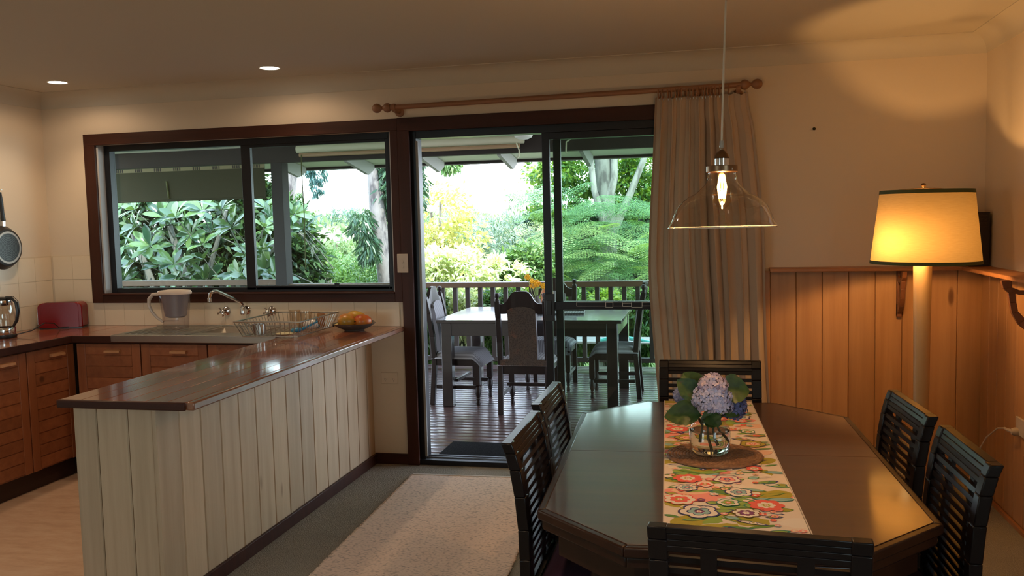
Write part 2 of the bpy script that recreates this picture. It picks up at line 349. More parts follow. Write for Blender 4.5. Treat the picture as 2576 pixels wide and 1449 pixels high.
# coved cornice
def cove(name, horizontal, sgn, a0, a1, base):
    prof = []
    r = .095
    for i in range(9):
        t = i / 8 * PI / 2
        prof.append((r * (1 - math.sin(t)), -r * (1 - math.cos(t)) if False else -r + r * (1 - math.cos(t)) ))
    # prof: (distance from wall, z below ceiling): from (r, ...) curved concave
    pts = [(0, -.1), (.004, -.1)] + [(.1 - .096 * math.cos(i / 8 * PI / 2), -.1 + .096 * math.sin(i / 8 * PI / 2)) for i in range(9)] + [(.1, 0), (0, 0)]
    mb = MB()
    if horizontal: mb.prism([(base + sgn * u, HC + w) for u, w in pts], a0, a1, 'x')
    else: mb.prism([(base + sgn * u, HC + w) for u, w in pts], a0, a1, 'y')
    o = mb.build(name, M['ceil']); o['kind'] = 'structure'; return o
cove('trim_1', True, -1, XL, XR, D); cove('trim_2', False, 1, Y0, D, XL); cove('trim_3', False, -1, Y0, D, XR)
# skirting
o = MB().box(-2.13, -1.905, D - .016, D, 0, .07).build('baseboard_back', M['trimx'], bevel=.002); o['kind'] = 'structure'
o = MB().box(XR - .034, XR - .018, Y0, D - .03, 0, .02).box(.13, XR - .02, D - .034, D - .018, 0, .02).build('baseboard_right', M['pine_trim']); o['kind'] = 'structure'

# window 1
w1 = struct('window_1')
t = MB().box(-4.172, -4.087, D - .02, D, 1.057, 2.137).build('side_architrave', M['trim'], w1, bevel=.002)
MB().box(-1.955, -1.905, D - .02, D, 1.057, 2.137).build('side_architrave', M['trim'], w1, bevel=.002)
MB().box(-4.172, -1.905, D - .02, D, 2.137, 2.212).build('head_architrave', M['trimx'], w1, bevel=.002)
MB().box(-4.087, -1.955, D - .02, D, 1.057, 1.112).build('sill_architrave', M['trimx'], w1, bevel=.002)
MB().box(-4.087, -1.955, D - .03, D + .06, 1.112, 1.122).build('sill', M['trimx'], w1, bevel=.002)
MB().box(-4.09, -4.075, D, D + .06, 1.122, 2.137).box(-1.967, -1.955, D, D + .06, 1.122, 2.137).build('reveal', M['reveal'], w1)
ya, yb = D + .06, D + .12
MB().box(-4.09, -4.033, ya, yb, 1.112, 2.14).box(-2.0, -1.955, ya, yb, 1.112, 2.14).box(-4.033, -2.0, ya, yb, 2.098, 2.14).box(-4.033, -2.0, ya, yb, 1.112, 1.152).build('outer_frame', M['alu'], w1, bevel=.0015)
ls = MB().box(-3.02, -2.985, ya + .03, yb, 1.152, 2.098).build('fixed_sash', M['alu'], w1)
MB().box(-4.033, -3.0, yb - .014, yb - .010, 1.152, 2.098).build('pane', M['pane'], ls, smooth=0)
rs = MB().box(-3.035, -2.968, ya, ya + .028, 1.135, 2.098).box(-2.02, -1.995, ya, ya + .028, 1.135, 2.098).box(-2.968, -2.02, ya, ya + .028, 2.080, 2.098).box(-2.968, -2.02, ya, ya + .028, 1.135, 1.162).build('sliding_sash', M['alu'], w1, bevel=.0015)
MB().box(-2.968, -2.02, ya + .012, ya + .016, 1.162, 2.080).build('pane', M['pane'], rs, smooth=0)
MB().box(-2.40, -2.365, ya - .006, ya, 1.150, 1.176).box(-2.395, -2.39, ya - .010, ya - .004, 1.150, 1.172).build('catch', M['black'], rs)

# unseen rear window, added for daylight from behind on the bar, rug and table
w2 = struct('unseen_window_2')
MB().box(-4.15, -4.10, Y0 - .1, Y0 - .04, .95, 2.12).box(-2.75, -2.70, Y0 - .1, Y0 - .04, .95, 2.12).box(-4.10, -2.75, Y0 - .1, Y0 - .04, .95, 1.0).box(-4.10, -2.75, Y0 - .1, Y0 - .04, 2.07, 2.12).build('frame', M['alu'], w2)
MB().box(-4.10, -2.75, Y0 - .07, Y0 - .066, 1.0, 2.07).build('pane', M['pane'], w2, smooth=0)
w3 = struct('unseen_window_3')  # unseen side window, added to bring daylight onto the bar's long face
MB().box(XR + .04, XR + .1, -1.20, -1.15, .60, 2.12).box(XR + .04, XR + .1, .75, .80, .60, 2.12).box(XR + .04, XR + .1, -1.15, .75, .60, .65).box(XR + .04, XR + .1, -1.15, .75, 2.07, 2.12).build('frame', M['alu'], w3)
MB().box(XR + .07, XR + .074, -1.15, .75, .65, 2.07).build('pane', M['pane'], w3, smooth=0)
# sliding glass door
d1 = struct('door_1')
MB().box(-1.905, -1.83, D - .02, D, 0, 2.137).build('side_architrave', M['trim'], d1, bevel=.002)
MB().box(.12, .19, D - .02, D, 0, 2.137).build('side_architrave', M['trim'], d1, bevel=.002)
MB().box(-1.905, .19, D - .02, D, 2.130, 2.214).build('head_architrave', M['trimx'], d1, bevel=.002)
MB().box(-1.86, -1.84, D, D + .15, 0, 2.14).build('reveal', M['trim'], d1)
MB().box(-1.862, -1.80, D + .03, D + .14, .0, 2.14).box(-1.80, .12, D + .03, D + .14, 2.086, 2.14).box(.08, .12, D + .03, D + .14, 0, 2.14).build('outer_frame', M['alu'], d1, bevel=.0015)
MB().box(-1.862, .12, D + .0, D + .15, -.02, .032).build('threshold', M['alu'], d1, bevel=.0015)
MB().box(-1.80, .08, D + .06, D + .066, .032, .040).box(-1.80, .08, D + .10, D + .106, .032, .040).build('track', M['alug'], d1)
MB().box(-1.80, -1.785, D + .02, D + .03, .05, 2.07).build('rubber_seal', plain('grey felt seal', (.28, .28, .26), .8), d1)
def panel(x0, x1, y, nm):
    p = MB().box(x0, x0 + .046, y, y + .03, .04, 2.086).box(x1 - .046, x1, y, y + .03, .04, 2.086).box(x0 + .046, x1 - .046, y, y + .03, .04, .12).box(x0 + .046, x1 - .046, y, y + .03, 2.045, 2.086).box(x0 + .046, x1 - .046, y, y + .03, 1.0, 1.049).build(nm, M['alu'], d1, bevel=.0015)
    MB().box(x0 + .046, x1 - .046, y + .013, y + .017, .12, 1.0).build('pane', M['pane'], p, smooth=0)
    MB().box(x0 + .046, x1 - .046, y + .013, y + .017, 1.049, 2.045).build('pane', M['pane'], p, smooth=0)
    return p
sp_ = panel(-.997, .03, D + .045, 'sliding_panel'); fp_ = panel(-.935, .10, D + .085, 'fixed_panel')
MB().box(-1.0, -.935, D + .030, D + .046, .93, 1.10).box(-.985, -.955, D + .018, D + .03, .97, 1.06).build('latch', M['black'], sp_, bevel=.002)
# decorative outline sticker on the mid rail
sk = MB(); xs = -.80; u = 0
for wdt, dz, hh in [(.18, 0, 0.020), (.045, -.006, .024), (.060, 0, .020), (.055, -.004, .018), (.065, -.006, .026), (.06, 0, .018), (.055, -.006, .026), (.062, 0, .018), (.042, -.006, .024), (.062, -.004, .026), (.045, 0, .018), (.072, -.006, .026), (.058, 0, .018), (.052, -.006, .026), (.06, 0, .02)]:
    z0 = 1.027 + dz; x1 = xs + wdt; yk = D + .0443; tt = .0022
    for bx in ((xs, x1, z0 + hh - tt, z0 + hh), (xs, x1, z0 - hh * .3, z0 - hh * .3 + tt), (xs, xs + tt, z0 - hh * .3, z0 + hh), (x1 - tt, x1, z0 - hh * .3, z0 + hh)): sk.box(bx[0], bx[1], yk, yk + .0006, bx[2], bx[3])
    xs = x1 - .001
sk.build('rectangle_sticker', M['white2'], sp_, smooth=0)

# wall tiles
def tiles():
    mesh_b = MB().box(.0008, .1532, -.006, 0, .0008, .1592).mesh('tile', M['tile'], 0)
    mesh_l = MB().box(0, .006, .0008, .1532, .0008, .1592).mesh('tile', M['tile'], 0)
    def put(me, loc, par, sc=None):
        o = bpy.data.objects.new('tile', me); COL.objects.link(o); o.parent = par; o.location = loc
        if sc: o.scale = sc
        return o
    MB().box(XL, -1.93, D - .0035, D, .9, 1.057).box(XL, -4.175, D - .0035, D, 1.057, 1.388).build('grout', M['grout'], wback, smooth=0)
    MB().box(XL, XL + .0035, 1.6, D, .9, 1.388).build('grout', M['grout'], wleft, smooth=0)
    for k in range(17):
        x = -1.935 - .154 * (k + 1)
        if x < XL - .02: break
        put(mesh_b, (x, D, .900), wback, (1, 1, .98))
    for r_ in (1, 2):
        for k in range(2): put(mesh_b, (-4.175 - .154 * (k + 1), D, .90 + .1615 * r_ + (-.004 if r_ == 1 else 0)), wback)
    for r_ in range(3):
        for k in range(12): put(mesh_l, (XL, D - .007 - .154 * (k + 1), .90 + .1615 * r_ - (.004 if r_ else 0)), wleft, (1, 1, .98 if r_ == 0 else 1))
tiles()

# pine wainscot, planks one by one
def lining():
    me = MB().prism([(.001, 0), (.001, -.010), (.004, -.014), (.138, -.014), (.1415, -.010), (.1415, 0)], 0.0, 1.228, 'z').mesh('plank', M['pine_wall'], 0)
    x = .344 - .1425 * 1
    while x < XR - .03:
        o = bpy.data.objects.new('plank', me); COL.objects.link(o); o.parent = wback; o.location = (x, D, .0)
        if x + .1425 > XR: o.scale = ((XR - x) / .1425, 1, 1)
        x += .1425
    me2 = MB().prism([(0, .001), (-.010, .001), (-.014, .004), (-.014, .138), (-.010, .1415), (0, .1415)], 0.0, 1.228, 'z').mesh('plank', M['pine_wall'], 0)
    y = D - .016
    while y > 1.0:
        y -= .1425
        o = bpy.data.objects.new('plank', me2); COL.objects.link(o); o.parent = wright; o.location = (XR, y, .0)
lining()
o = MB().box(.335, XR, D - .15, D, 1.230, 1.250).build('trim_4', M['pine_trim'], bevel=.004); o['kind'] = 'structure'
o = MB().box(XR - .15, XR, 1.0, D - .15, 1.230, 1.250).build('trim_5', M['pine_trim'], bevel=.004); o['kind'] = 'structure'
# carved brackets: profile (out from the wall, z)
def bracket(loc, rz, label):
    th = thing('shelf_bracket', label, 'bracket', loc, rz, 'carved brackets under the pine ledge')
    pa = [(.165, 0), (.155, -.035), (.135, -.055), (.128, -.10), (.118, -.15), (.09, -.20), (.05, -.235), (.012, -.262)]
    pb = [(.12, 0), (.118, -.03), (.105, -.055), (.100, -.10), (.092, -.14), (.062, -.175), (.035, -.185), (.010, -.19)]
    mb = MB().strip(pa, pb, -.012, .012, 'x')
    for i in range(len(mb.v)): mb.v[i] = (mb.v[i][0], -mb.v[i][1], mb.v[i][2])
    mb.build('scroll', M['trim_br'], th, bevel=.002)
    mb = MB().box(-.012, .012, -.035, 0, -.262, 0)
    mb.build('back_plate', M['trim_br'], th, bevel=.002)
    k = MB(); pts = [(.115, -.032), (.085, -.045), (.055, -.045), (.030, -.025)]; ptb = [(.110, -.058), (.085, -.066), (.055, -.066), (.030, -.055)]
    k.strip(pts, ptb, -.011, .011, 'x')
    for i in range(len(k.v)): k.v[i] = (k.v[i][0], -k.v[i][1], k.v[i][2])
    k.build('curl', M['trim_br'], th)
M['trim_br'] = wood('stained bracket', (.20, .075, .03), (.11, .038, .018), 'z', .4, var=.05)
bracket((1.035, D - .014, 1.229), 0, 'carved wooden bracket on the back wall behind the floor lamp pole')
bracket((XR - .014, 4.38, 1.229), -PI / 2, 'carved wooden bracket on the right wall at the picture edge')

# ------------------------------------------------------------------ kitchen
# breakfast bar
bar = thing('breakfast_bar', 'pine clad breakfast bar running from the sink to the room', 'counter', (0, 0, 0))
MB().box(-2.495, -2.150, 3.02, D - .01, .0, .866).build('carcass', M['kick'], bar)
mp_ = MB().prism([(.002, 0), (.002, -.008), (.006, -.014), (.145, -.014), (.149, -.008), (.149, 0)], .0, .866, 'z').mesh('plank', M['pine_bar'], 0)
for x0, x1 in ((-2.512, -2.405), (-2.405, -2.263), (-2.263, -2.137)):
    o = bpy.data.objects.new('plank', mp_); COL.objects.link(o); o.parent = bar; o.location = (x0, 3.02, 0); o.scale = ((x1 - x0) / .151, 1, 1)
mp2 = MB().prism([(0, .003), (.009, .003), (.014, .0055), (.014, .149), (.009, .1515), (0, .1515)], .0, .866, 'z').mesh('plank', M['pine_bar'], 0)
y = 3.0
for k in range(15):
    o = bpy.data.objects.new('plank', mp2); COL.objects.link(o); o.parent = bar; o.location = (-2.150, y + .006, 0)
    if k == 14: o.scale = (1, (D - .004 - y) / .1545, 1)
    y += .1545
MB().box(-2.149, -2.130, 2.999, 3.008, 0, .866).build('corner_bead', M['pine_bar'], bar, bevel=.003)
MB().box(-2.134, -2.118, 3.0, D - .02, 0, .065).build('skirting', M['trim'], bar, bevel=.002)

# worktop (U shape): bar boards, back run, left run
wt = thing('worktop', 'polished red-brown timber worktop wrapping the kitchen and bar', 'worktop', (0, 0, 0))
def plank_set(xs, y0, y1, mat, th=.030, z=.9):
    for a, b in zip(xs[:-1], xs[1:]):
        MB().box(a + .0006, b - .0006, y0, y1, z - th, z - R.random() * .0004).build('plank', mat, wt, bevel=.0012)
plank_set([-2.492, -2.395, -2.30, -2.205, -2.11, -2.015, -1.935], 2.915, D - .006, M['counter_y'])
MB().box(-1.935, -1.903, 2.912, D - .006, .868, .9005).build('nosing', M['nosing'], wt, bevel=.006)
MB().box(-2.497, -1.935, 2.900, 2.915, .868, .9005).build('nosing', M['trimx'], wt, bevel=.005)
for a, b in ((4.74, 4.84), (5.19, D - .006)):
    MB().box(-3.935, -2.494, a, b, .86, .8995).build('plank', M['counter_x'], wt, bevel=.0012)
MB().box(-3.935, -3.12, 4.8406, 4.96, .86, .8995).build('plank', M['counter_x'], wt, bevel=.0012)
MB().box(-3.935, -3.12, 4.9606, 5.19, .86, .8995).build('plank', M['counter_x'], wt, bevel=.0012)
MB().box(-2.70, -2.494, 4.8406, 5.19, .86, .8995).build('plank', M['counter_x'], wt, bevel=.0012)
plank_set([-4.495, -4.36, -4.22, -4.08, -3.9365], 1.7, D - .006, M['counter_y'], .04)
MB().box(-3.9365, -3.926, 1.7, 4.735, .855, .9).build('nosing', M['trim'], wt, bevel=.004)
MB().box(-3.932, -2.494, 4.728, 4.74, .855, .9).build('nosing', M['trimx'], wt, bevel=.004)

# base cabinets
def cabinet(w):
    th = thing('base_cabinet', '', 'cabinet', (0, 0, 0), 0, 'slatted pine base cabinets')
    MB().box(0, w, .022, .50, .115, .853).build('carcass', M['kick'], th)
    MB().box(0, w, .05, .07, 0, .115).build('kickboard', M['kick'], th)
    fr = MB().box(.004, .064, 0, .022, .12, .845).box(w - .064, w - .004, 0, .022, .12, .845).box(.064, w - .064, .006, .022, .12, .845).build('door', M['cab'], th, bevel=.002)
    n = 10; z0 = .125; ph = (.843 - z0) / n
    me = MB().hexa([(.0655, .006, .001), (w - .0655, .006, .001), (w - .0655, .010, .001), (.0655, .010, .001), (.0655, -.0005, .004), (w - .0655, -.0005, .004), (w - .0655, .008, ph - .001), (.0655, .008, ph - .001)])
    me = MB().add([(.0655, .007, .0), (w - .0655, .007, .0), (w - .0655, .001, .006), (.0655, .001, .006), (w - .0655, .003, ph - .002), (.0655, .003, ph - .002), (.0655, .007, ph), (w - .0655, .007, ph)],
                  [(0, 1, 2, 3), (3, 2, 4, 5), (5, 4, 7, 6)]).mesh('slat', M['cabh'], 0)
    for k in range(n):
        o = bpy.data.objects.new('slat', me); COL.objects.link(o); o.parent = fr; o.location = (0, 0, z0 + ph * k)
    MB().prism([(-.026, .0), (-.022, .016), (.002, .020), (.002, -.002)], w * .5 - .055, w * .5 + .055, 'x').build('handle', M['pull'], fr, bevel=.002, loc=(.04 if True else 0, 0, .79))
    return th
c0 = cabinet(.40)
labs = ['slatted pine base cabinet in the left run, next to the corner', 'slatted pine base cabinet second from the corner in the left run', 'slatted pine base cabinet third from the corner in the left run', 'slatted pine base cabinet fourth from the corner in the left run']
c0.location = (-3.955, 4.38, 0); c0.rotation_euler = (0, 0, PI / 2); c0['label'] = labs[0]
for k in (1, 2, 3): dup(c0, (-3.955, 4.38 - .4 * k, 0), PI / 2, labs[k])
c1 = cabinet(.463); c1.location = (-3.928, 4.765, 0); c1['label'] = 'slatted pine base cabinet under the window, in the corner left of the sink'
dup(c1, (-3.464, 4.765, 0), 0, 'slatted pine base cabinet directly under the sink drainer')
dup(c1, (-2.999, 4.765, 0), 0, 'slatted pine base cabinet under the sink bowl beside the bar')

# stainless steel sink
sk_ = thing('sink', 'stainless steel sink with ribbed drainer set in the back counter', 'sink', (0, 0, 0))
bx0, bx1, by0, by1 = -3.10, -2.72, 4.86, 5.14
st = MB()
z1 = .906
for a in ((-3.64, bx0, 4.726, 5.20), (bx1, -2.52, 4.726, 5.20), (bx0, bx1, 4.726, by0), (bx0, bx1, by1, 5.20)): st.box(a[0], a[1], a[2], a[3], .9005, z1)
st.box(-3.64, -2.52, 4.722, 4.727, .862, z1).box(-3.64, -2.52, 5.19, 5.20, z1, .915)
st.build('deck', M['steel'], sk_, bevel=.002)
MB().add([(bx0, by0, z1), (bx1, by0, z1), (bx1, by1, z1), (bx0, by1, z1), (bx0 + .02, by0 + .02, .87), (bx1 - .02, by0 + .02, .87), (bx1 - .02, by1 - .02, .87), (bx0 + .02, by1 - .02, .87)],
         [(0, 4, 5, 1), (1, 5, 6, 2), (2, 6, 7, 3), (3, 7, 4, 0), (4, 7, 6, 5)]).build('bowl', M['steel'], sk_)
for k in range(9): MB().tube([(-3.58 + k * .045, 4.78, z1 + .001), (-3.58 + k * .045, 5.15, z1 + .001)], .0035, 6).build('drainer_rib', M['steel'], sk_)
MB().tube([(-3.14, 4.75, z1 + .002), (-3.14, 5.17, z1 + .002)], .005, 6).build('raised_bead', M['steel'], sk_)
plug = MB().lathe([(.018, 0), (.02, .004), (.006, .008), (.006, .02), (.014, .024), (.001, .026)], (0, 0, 0), 12).build('sink_plug', M['steel']); plug.location = (-2.95, 5.165, .906)
tag(plug, 'small metal sink plug standing behind the sink bowl', 'plug')

# taps
def tap():
    th = thing('wall_tap', '', 'tap', (0, 0, 0), 0, 'chrome cross-head wall taps')
    MB().lathe([(.030, 0), (.030, -.004), (.022, -.012), (.013, -.018), (.013, -.05), (.016, -.055), (.016, -.062), (.010, -.066)], (0, 0, 0), 20, 'y').build('body', M['chrome'], th)
    mb = MB()
    for a in (.4, .4 + PI / 2, .4 + PI, .4 + 1.5 * PI): mb.tube([(0, -.062, 0), (math.cos(a) * .018, -.064, math.sin(a) * .018), (math.cos(a) * .030, -.068, math.sin(a) * .030)], [.005, .004, .007], 8)
    mb.lathe([(.010, 0), (.010, -.012), (.002, -.016)], (0, -.060, 0), 14, 'y')
    mb.build('cross_handle', M['chrome'], th)
    return th
tp = tap(); tp.location = (-3.155, D - .007, 1.0); tp['label'] = 'chrome cross-head wall tap left of the spout'
dup(tp, (-2.823, D - .007, 1.0), 0, 'chrome cross-head wall tap right of the spout')
so = thing('wall_spout', 'chrome swivel spout on the tiles between the two taps', 'spout', (-3.005, D - .007, 1.005))
MB().lathe([(.028, 0), (.028, -.005), (.018, -.014), (.014, -.03), (.014, -.05)], (0, 0, 0), 20, 'y').build('flange', M['chrome'], so)
MB().lathe([(.014, -.022), (.018, -.018), (.018, .018), (.014, .026), (.009, .03), (.009, .045)], (0, -.055, 0), 16).build('swivel', M['chrome'], so)
P = [(0, -.055, .04)]
arc = [(0, -.055, .04), (-.006, -.075, .062), (-.045, -.20, .125), (-.062, -.255, .150), (-.070, -.275, .150), (-.080, -.298, .137), (-.084, -.305, .110), (-.084, -.305, .098)]
MB().tube(arc, .010, 10).lathe([(.013, -.012), (.014, .010)], (-.084, -.305, .098), 12).build('pipe', M['chrome'], so)

# water filter jug
jg = thing('water_filter_jug', 'clear plastic water filter jug with white lid beside the sink', 'jug', (-3.382, 5.03, .908), .1)
M['jug'] = glass('jug plastic', (.84, .82, .84), .10, .15, .45)
def ovl(mb, prof, n=28): return mb.lathe(prof, (0, 0, 0), n, sx=1, sy=.68, capt=False)
ovl(MB(), [(.078, 0), (.084, .01), (.090, .10), (.102, .20), (.110, .235)]).build('body', M['jug'], jg)
ovl(MB(), [(.050, .075), (.070, .085), (.080, .14), (.094, .228)]).build('filter_funnel', plain('smoky plastic', (.30, .27, .29), .3), jg)
MB().lathe([(.112, .228), (.113, .240), (.106, .250), (.05, .256), (.001, .256)], (0, 0, 0), 28, sx=1, sy=.68, capt=False).build('lid', plain('cream plastic lid', (.62, .50, .42), .4), jg)
MB().tube([(-.104, 0, .228), (-.150, 0, .226), (-.178, 0, .195), (-.182, 0, .155), (-.160, 0, .110), (-.125, 0, .070), (-.088, 0, .045)], [.012, .012, .012, .011, .010, .009, .008], 10).build('handle', plain('frosted handle', (.50, .42, .37), .35), jg)
MB().box(-.05, .05, -.062, -.058, .056, .062).build('water_line', M['jug'], jg)

# toaster
ta = thing('toaster', 'glossy red two-slice toaster in the worktop corner', 'toaster', (-4.318, 5.135, .9), .37)
def rr_poly(w, h, r, n=5):
    out = []
    for cx, cy, a0 in ((w / 2 - r, h - r, 0), (-w / 2 + r, h - r, PI / 2)):
        for i in range(n + 1): a = a0 + PI / 2 * i / n; out.append((cx + r * math.cos(a), cy + r * math.sin(a)))
    out += [(-w / 2, .012), (-w / 2 + .01, .006), (w / 2 - .01, .006), (w / 2, .012)]
    return out
M['red'] = plain('glossy red enamel', (.20, .003, .003), .25, coat=.0, spec=.25)
MB().prism(rr_poly(.285, .175, .035), -.062, .062, 'y').build('body', M['red'], ta, bevel=.006)
MB().prism(rr_poly(.240, .176, .03), -.064, -.0615, 'y').build('side_panel', M['red'], ta, bevel=.001)
MB().box(-.150, -.142, -.050, .050, .03, .150).build('end_panel', M['steel'], ta, bevel=.003)
MB().box(-.163, -.150, -.014, .014, .105, .120).build('lever', M['black'], ta, bevel=.002)
for yy in (-.026, .026): MB().box(-.10, .10, yy - .011, yy + .011, .1742, .1755).build('slot', M['black'], ta)
MB().box(-.135, .135, -.055, .055, 0, .010).build('base', M['black'], ta)

# kettle
ke = thing('kettle', 'glass and chrome electric kettle at the left picture edge', 'kettle', (-4.335, 4.62, .9), 0)
M['kglass'] = glass('kettle glass', (.85, .82, .78), .12, .05, .5)
MB().lathe([(.078, 0), (.080, .004), (.080, .018), (.074, .022)], (0, 0, 0), 28).build('power_base', M['black'], ke)
MB().lathe([(.074, .022), (.075, .024), (.075, .062), (.073, .066)], (0, 0, 0), 28, capt=False).build('metal_band', M['chrome'], ke)
MB().lathe([(.073, .066), (.078, .11), (.075, .16), (.066, .205)], (0, 0, 0), 28, capb=False, capt=False).build('glass_body', M['kglass'], ke)
MB().lathe([(.067, .205), (.068, .208), (.066, .235), (.05, .243)], (0, 0, 0), 28).build('chrome_collar', M['chrome'], ke)
MB().lathe([(.055, .243), (.05, .252), (.02, .256), (.001, .256)], (0, 0, 0), 20, capt=False).build('lid', M['black'], ke)
MB().tube([(.045, 0, .250), (.09, 0, .250), (.118, 0, .225), (.124, 0, .17), (.112, 0, .11), (.086, 0, .075)], [.012, .013, .013, .012, .010, .008], 10).build('handle', M['black'], ke)
MB().tube([(.05, .05, .012), (.11, .12, .03), (.14, .2, .07), (.09, .34, .05), (.06, .42, .01), (.10, .50, .01)], .0035, 6).build('power_cord', M['black'], ke)

# frying pan on the left wall
pn = thing('frying_pan', 'black frying pan hanging base-out on the left wall', 'pan', (XL + .004, 4.845, 1.46), 0)
MB().lathe([(.140, .0), (.143, .004), (.120, .042), (.105, .046)], (0, 0, 0), 36, 'x').build('pan_body', plain('black pan enamel', (.02, .018, .018), .35), pn)
def panbase():
    mt, nt, b = base_mat('ringed pan base'); v = coords(nt, rand=False); wv = N(nt, 'ShaderNodeTexWave', wave_type='RINGS', rings_direction='X'); wv.inputs['Scale'].default_value = 30
    nt.links.new(v, wv.inputs[0]); nt.links.new(ramp(nt, wv.outputs['Fac'], [(.2, (.02, .02, .019)), (.8, (.06, .06, .058))]), b.inputs['Base Color']); b.inputs['Roughness'].default_value = .35; b.inputs['Metallic'].default_value = .6; return mt
MB().lathe([(.092, .046), (.092, .0475), (.001, .0475)], (0, 0, 0), 36, 'x', capb=False, capt=False).build('base_disc', panbase(), pn)
MB().lathe([(.106, .0455), (.105, .048), (.093, .048), (.092, .046)], (0, 0, 0), 36, 'x', capb=False, capt=False).build('base_ring', plain('pale base ring', (.36, .33, .30), .4, .3), pn)
MB().tube([(.02, 0, .140), (.02, 0, .175)], .012, 10).build('ferrule', M['chrome'], pn)
MB().tube([(.02, 0, .172), (.018, -.002, .23), (.014, -.004, .30), (.012, -.006, .36)], [.015, .012, .014, .010], 10).build('handle', M['black'], pn)
MB().tube([(.0, -.006, .375), (.03, -.006, .375)], .003, 6).build('hook', M['chrome'], pn)

# dish rack
dr = thing('dish_rack', 'wire dish rack standing on the drainer end of the bench', 'dish rack', (-2.50, 4.86, .908), 0)
rx, ry = .175, .235
def rim(zz_, ex): return [(-rx - ex, -ry - ex, zz_), (rx + ex, -ry - ex, zz_), (rx + ex, ry + ex, zz_), (-rx - ex, ry + ex, zz_)]
MB().tube(rim(.098, .035), .0042, 6, closed=True).build('top_rim', M['steel'], dr)
MB().tube(rim(.008, 0), .003, 6, closed=True).build('base_rim', M['steel'], dr)
def wire(p, q): return MB().tube([p, q], .0018, 5)
for k in range(14):
    t_ = k / 13
    for s_ in (-1, 1): wire((-rx + 2 * rx * t_, s_ * ry, .008), (-(rx + .035) + 2 * (rx + .035) * t_, s_ * (ry + .035), .098)).build('wire', M['steel'], dr)
for k in range(16):
    t_ = k / 15
    for s_ in (-1, 1): wire((s_ * rx, -ry + 2 * ry * t_, .008), (s_ * (rx + .035), -(ry + .035) + 2 * (ry + .035) * t_, .098)).build('wire', M['steel'], dr)
for k in range(12): wire((-rx + 2 * rx * (k + .5) / 12, -ry, .008), (-rx + 2 * rx * (k + .5) / 12, ry, .008)).build('wire', M['steel'], dr)
cu = thing('cutlery_cup', 'perforated metal cutlery cup inside the dish rack near the sink', 'cup', (-2.62, 4.72, .919))
MB().lathe([(.036, 0), (.038, .06), (.037, .06), (.035, .003)], (0, 0, 0), 18, capt=False).build('cup_body', M['steel'], cu)
pl_ = MB().lathe([(.03, 0), (.055, .004), (.060, .008), (.054, .006), (.001, .004)], (0, 0, 0), 24, capt=False).build('small_dish', plain('pale yellow china', (.62, .52, .30), .3)); pl_.location = (-2.44, 4.70, .919)
tag(pl_, 'small pale yellow dish lying in the front of the dish rack', 'dish')
M['blue'] = plain('blue plastic', (.02, .17, .30), .35)
def scoop(loc, rz, lab):
    th = thing('plastic_spoon', lab, 'utensil', loc, rz, 'blue utensils in the dish rack')
    MB().sphere((0, 0, .018), .03, 14, 8, (1.2, .7, .5)).build('bowl', M['blue'], th)
    MB().tube([(.03, 0, .02), (.07, .01, .035), (.13, .015, .06)], [.010, .007, .006], 8).build('handle', M['blue'], th)
scoop((-2.40, 4.76, .92), .6, 'blue plastic scoop lying nearer the bar edge of the dish rack')
scoop((-2.36, 4.95, .92), 1.9, 'blue plastic brush lying at the wall side of the dish rack')
gl = MB().lathe([(.030, 0), (.036, .10), (.034, .10), (.028, .004), (.001, .004)], (0, 0, 0), 20, capt=False).build('drinking_glass', M['clear']); gl.location = (-2.46, 5.02, .92)
tag(gl, 'clear drinking glass upside down in the dish rack', 'glass')
g2 = MB().lathe([(.034, 0), (.036, .11), (.034, .11), (.032, .004), (.001, .004)], (0, 0, 0), 20, capt=False).build('water_tumbler', M['clear']); g2.location = (-2.54, 5.03, .92)
tag(g2, 'clear straight-sided tumbler near the wall end of the rack', 'glass')
mg = MB().lathe([(.022, 0), (.025, .085), (.023, .085), (.02, .004), (.001, .004)], (0, 0, 0), 18, capt=False).build('tan_beaker', plain('tan plastic', (.45, .20, .07), .4)); mg.location = (-2.375, 5.05, .92)
tag(mg, 'tan beaker standing in the wall corner of the dish rack', 'beaker')
wb2 = MB().sphere((0, 0, .03), .045, 16, 10, (1.1, .5, .7)).build('white_bowl', plain('white china', (.7, .66, .6), .25)); wb2.location = (-2.375, 4.90, .925)
tag(wb2, 'white china bowl tilted in the dish rack', 'bowl')

# fruit plate with mangoes
fp = thing('fruit_plate', 'dark oval ceramic plate holding mangoes on the bar', 'plate', (-2.155, 5.05, .901), .1)
M['plate'] = plain('dark glazed ceramic', (.085, .07, .06), .3, coat=.4)
MB().lathe([(.062, 0), (.065, .006), (.10, .020), (.132, .042), (.134, .046), (.10, .028), (.06, .012), (.001, .011)], (0, 0, 0), 36, sx=1, sy=.85, capt=False).build('dish', M['plate'], fp)
def mango_mat(n, a, b_, c, sh):
    mt, nt, b = base_mat(n); v = coords(nt, rand=False, loc=(sh, 0, 0)); f = noise(nt, v, 14, 2)
    nt.links.new(ramp(nt, f, [(.35, a), (.5, b_), (.65, c)]), b.inputs['Base Color']); b.inputs['Roughness'].default_value = .35; return mt
def mango(loc, rot, sc, mat, lab):
    o = MB().sphere((0, 0, 0), .052, 20, 12, sc)
    for i, (x, y_, z_) in enumerate(o.v): k = x / .052; o.v[i] = (x, y_ * (1 - .12 * k) + .006 * k * k, z_ * (1 - .08 * k))
    th = thing('mango', lab, 'mango', loc, 0, 'mangoes on the dark plate'); th.rotation_euler = rot
    o.build('skin', mat, th)
    MB().tube([(sc[0] * .051, 0, .0), (sc[0] * .051 + .008, 0, .004)], .003, 6).build('stalk', M['black'], th)
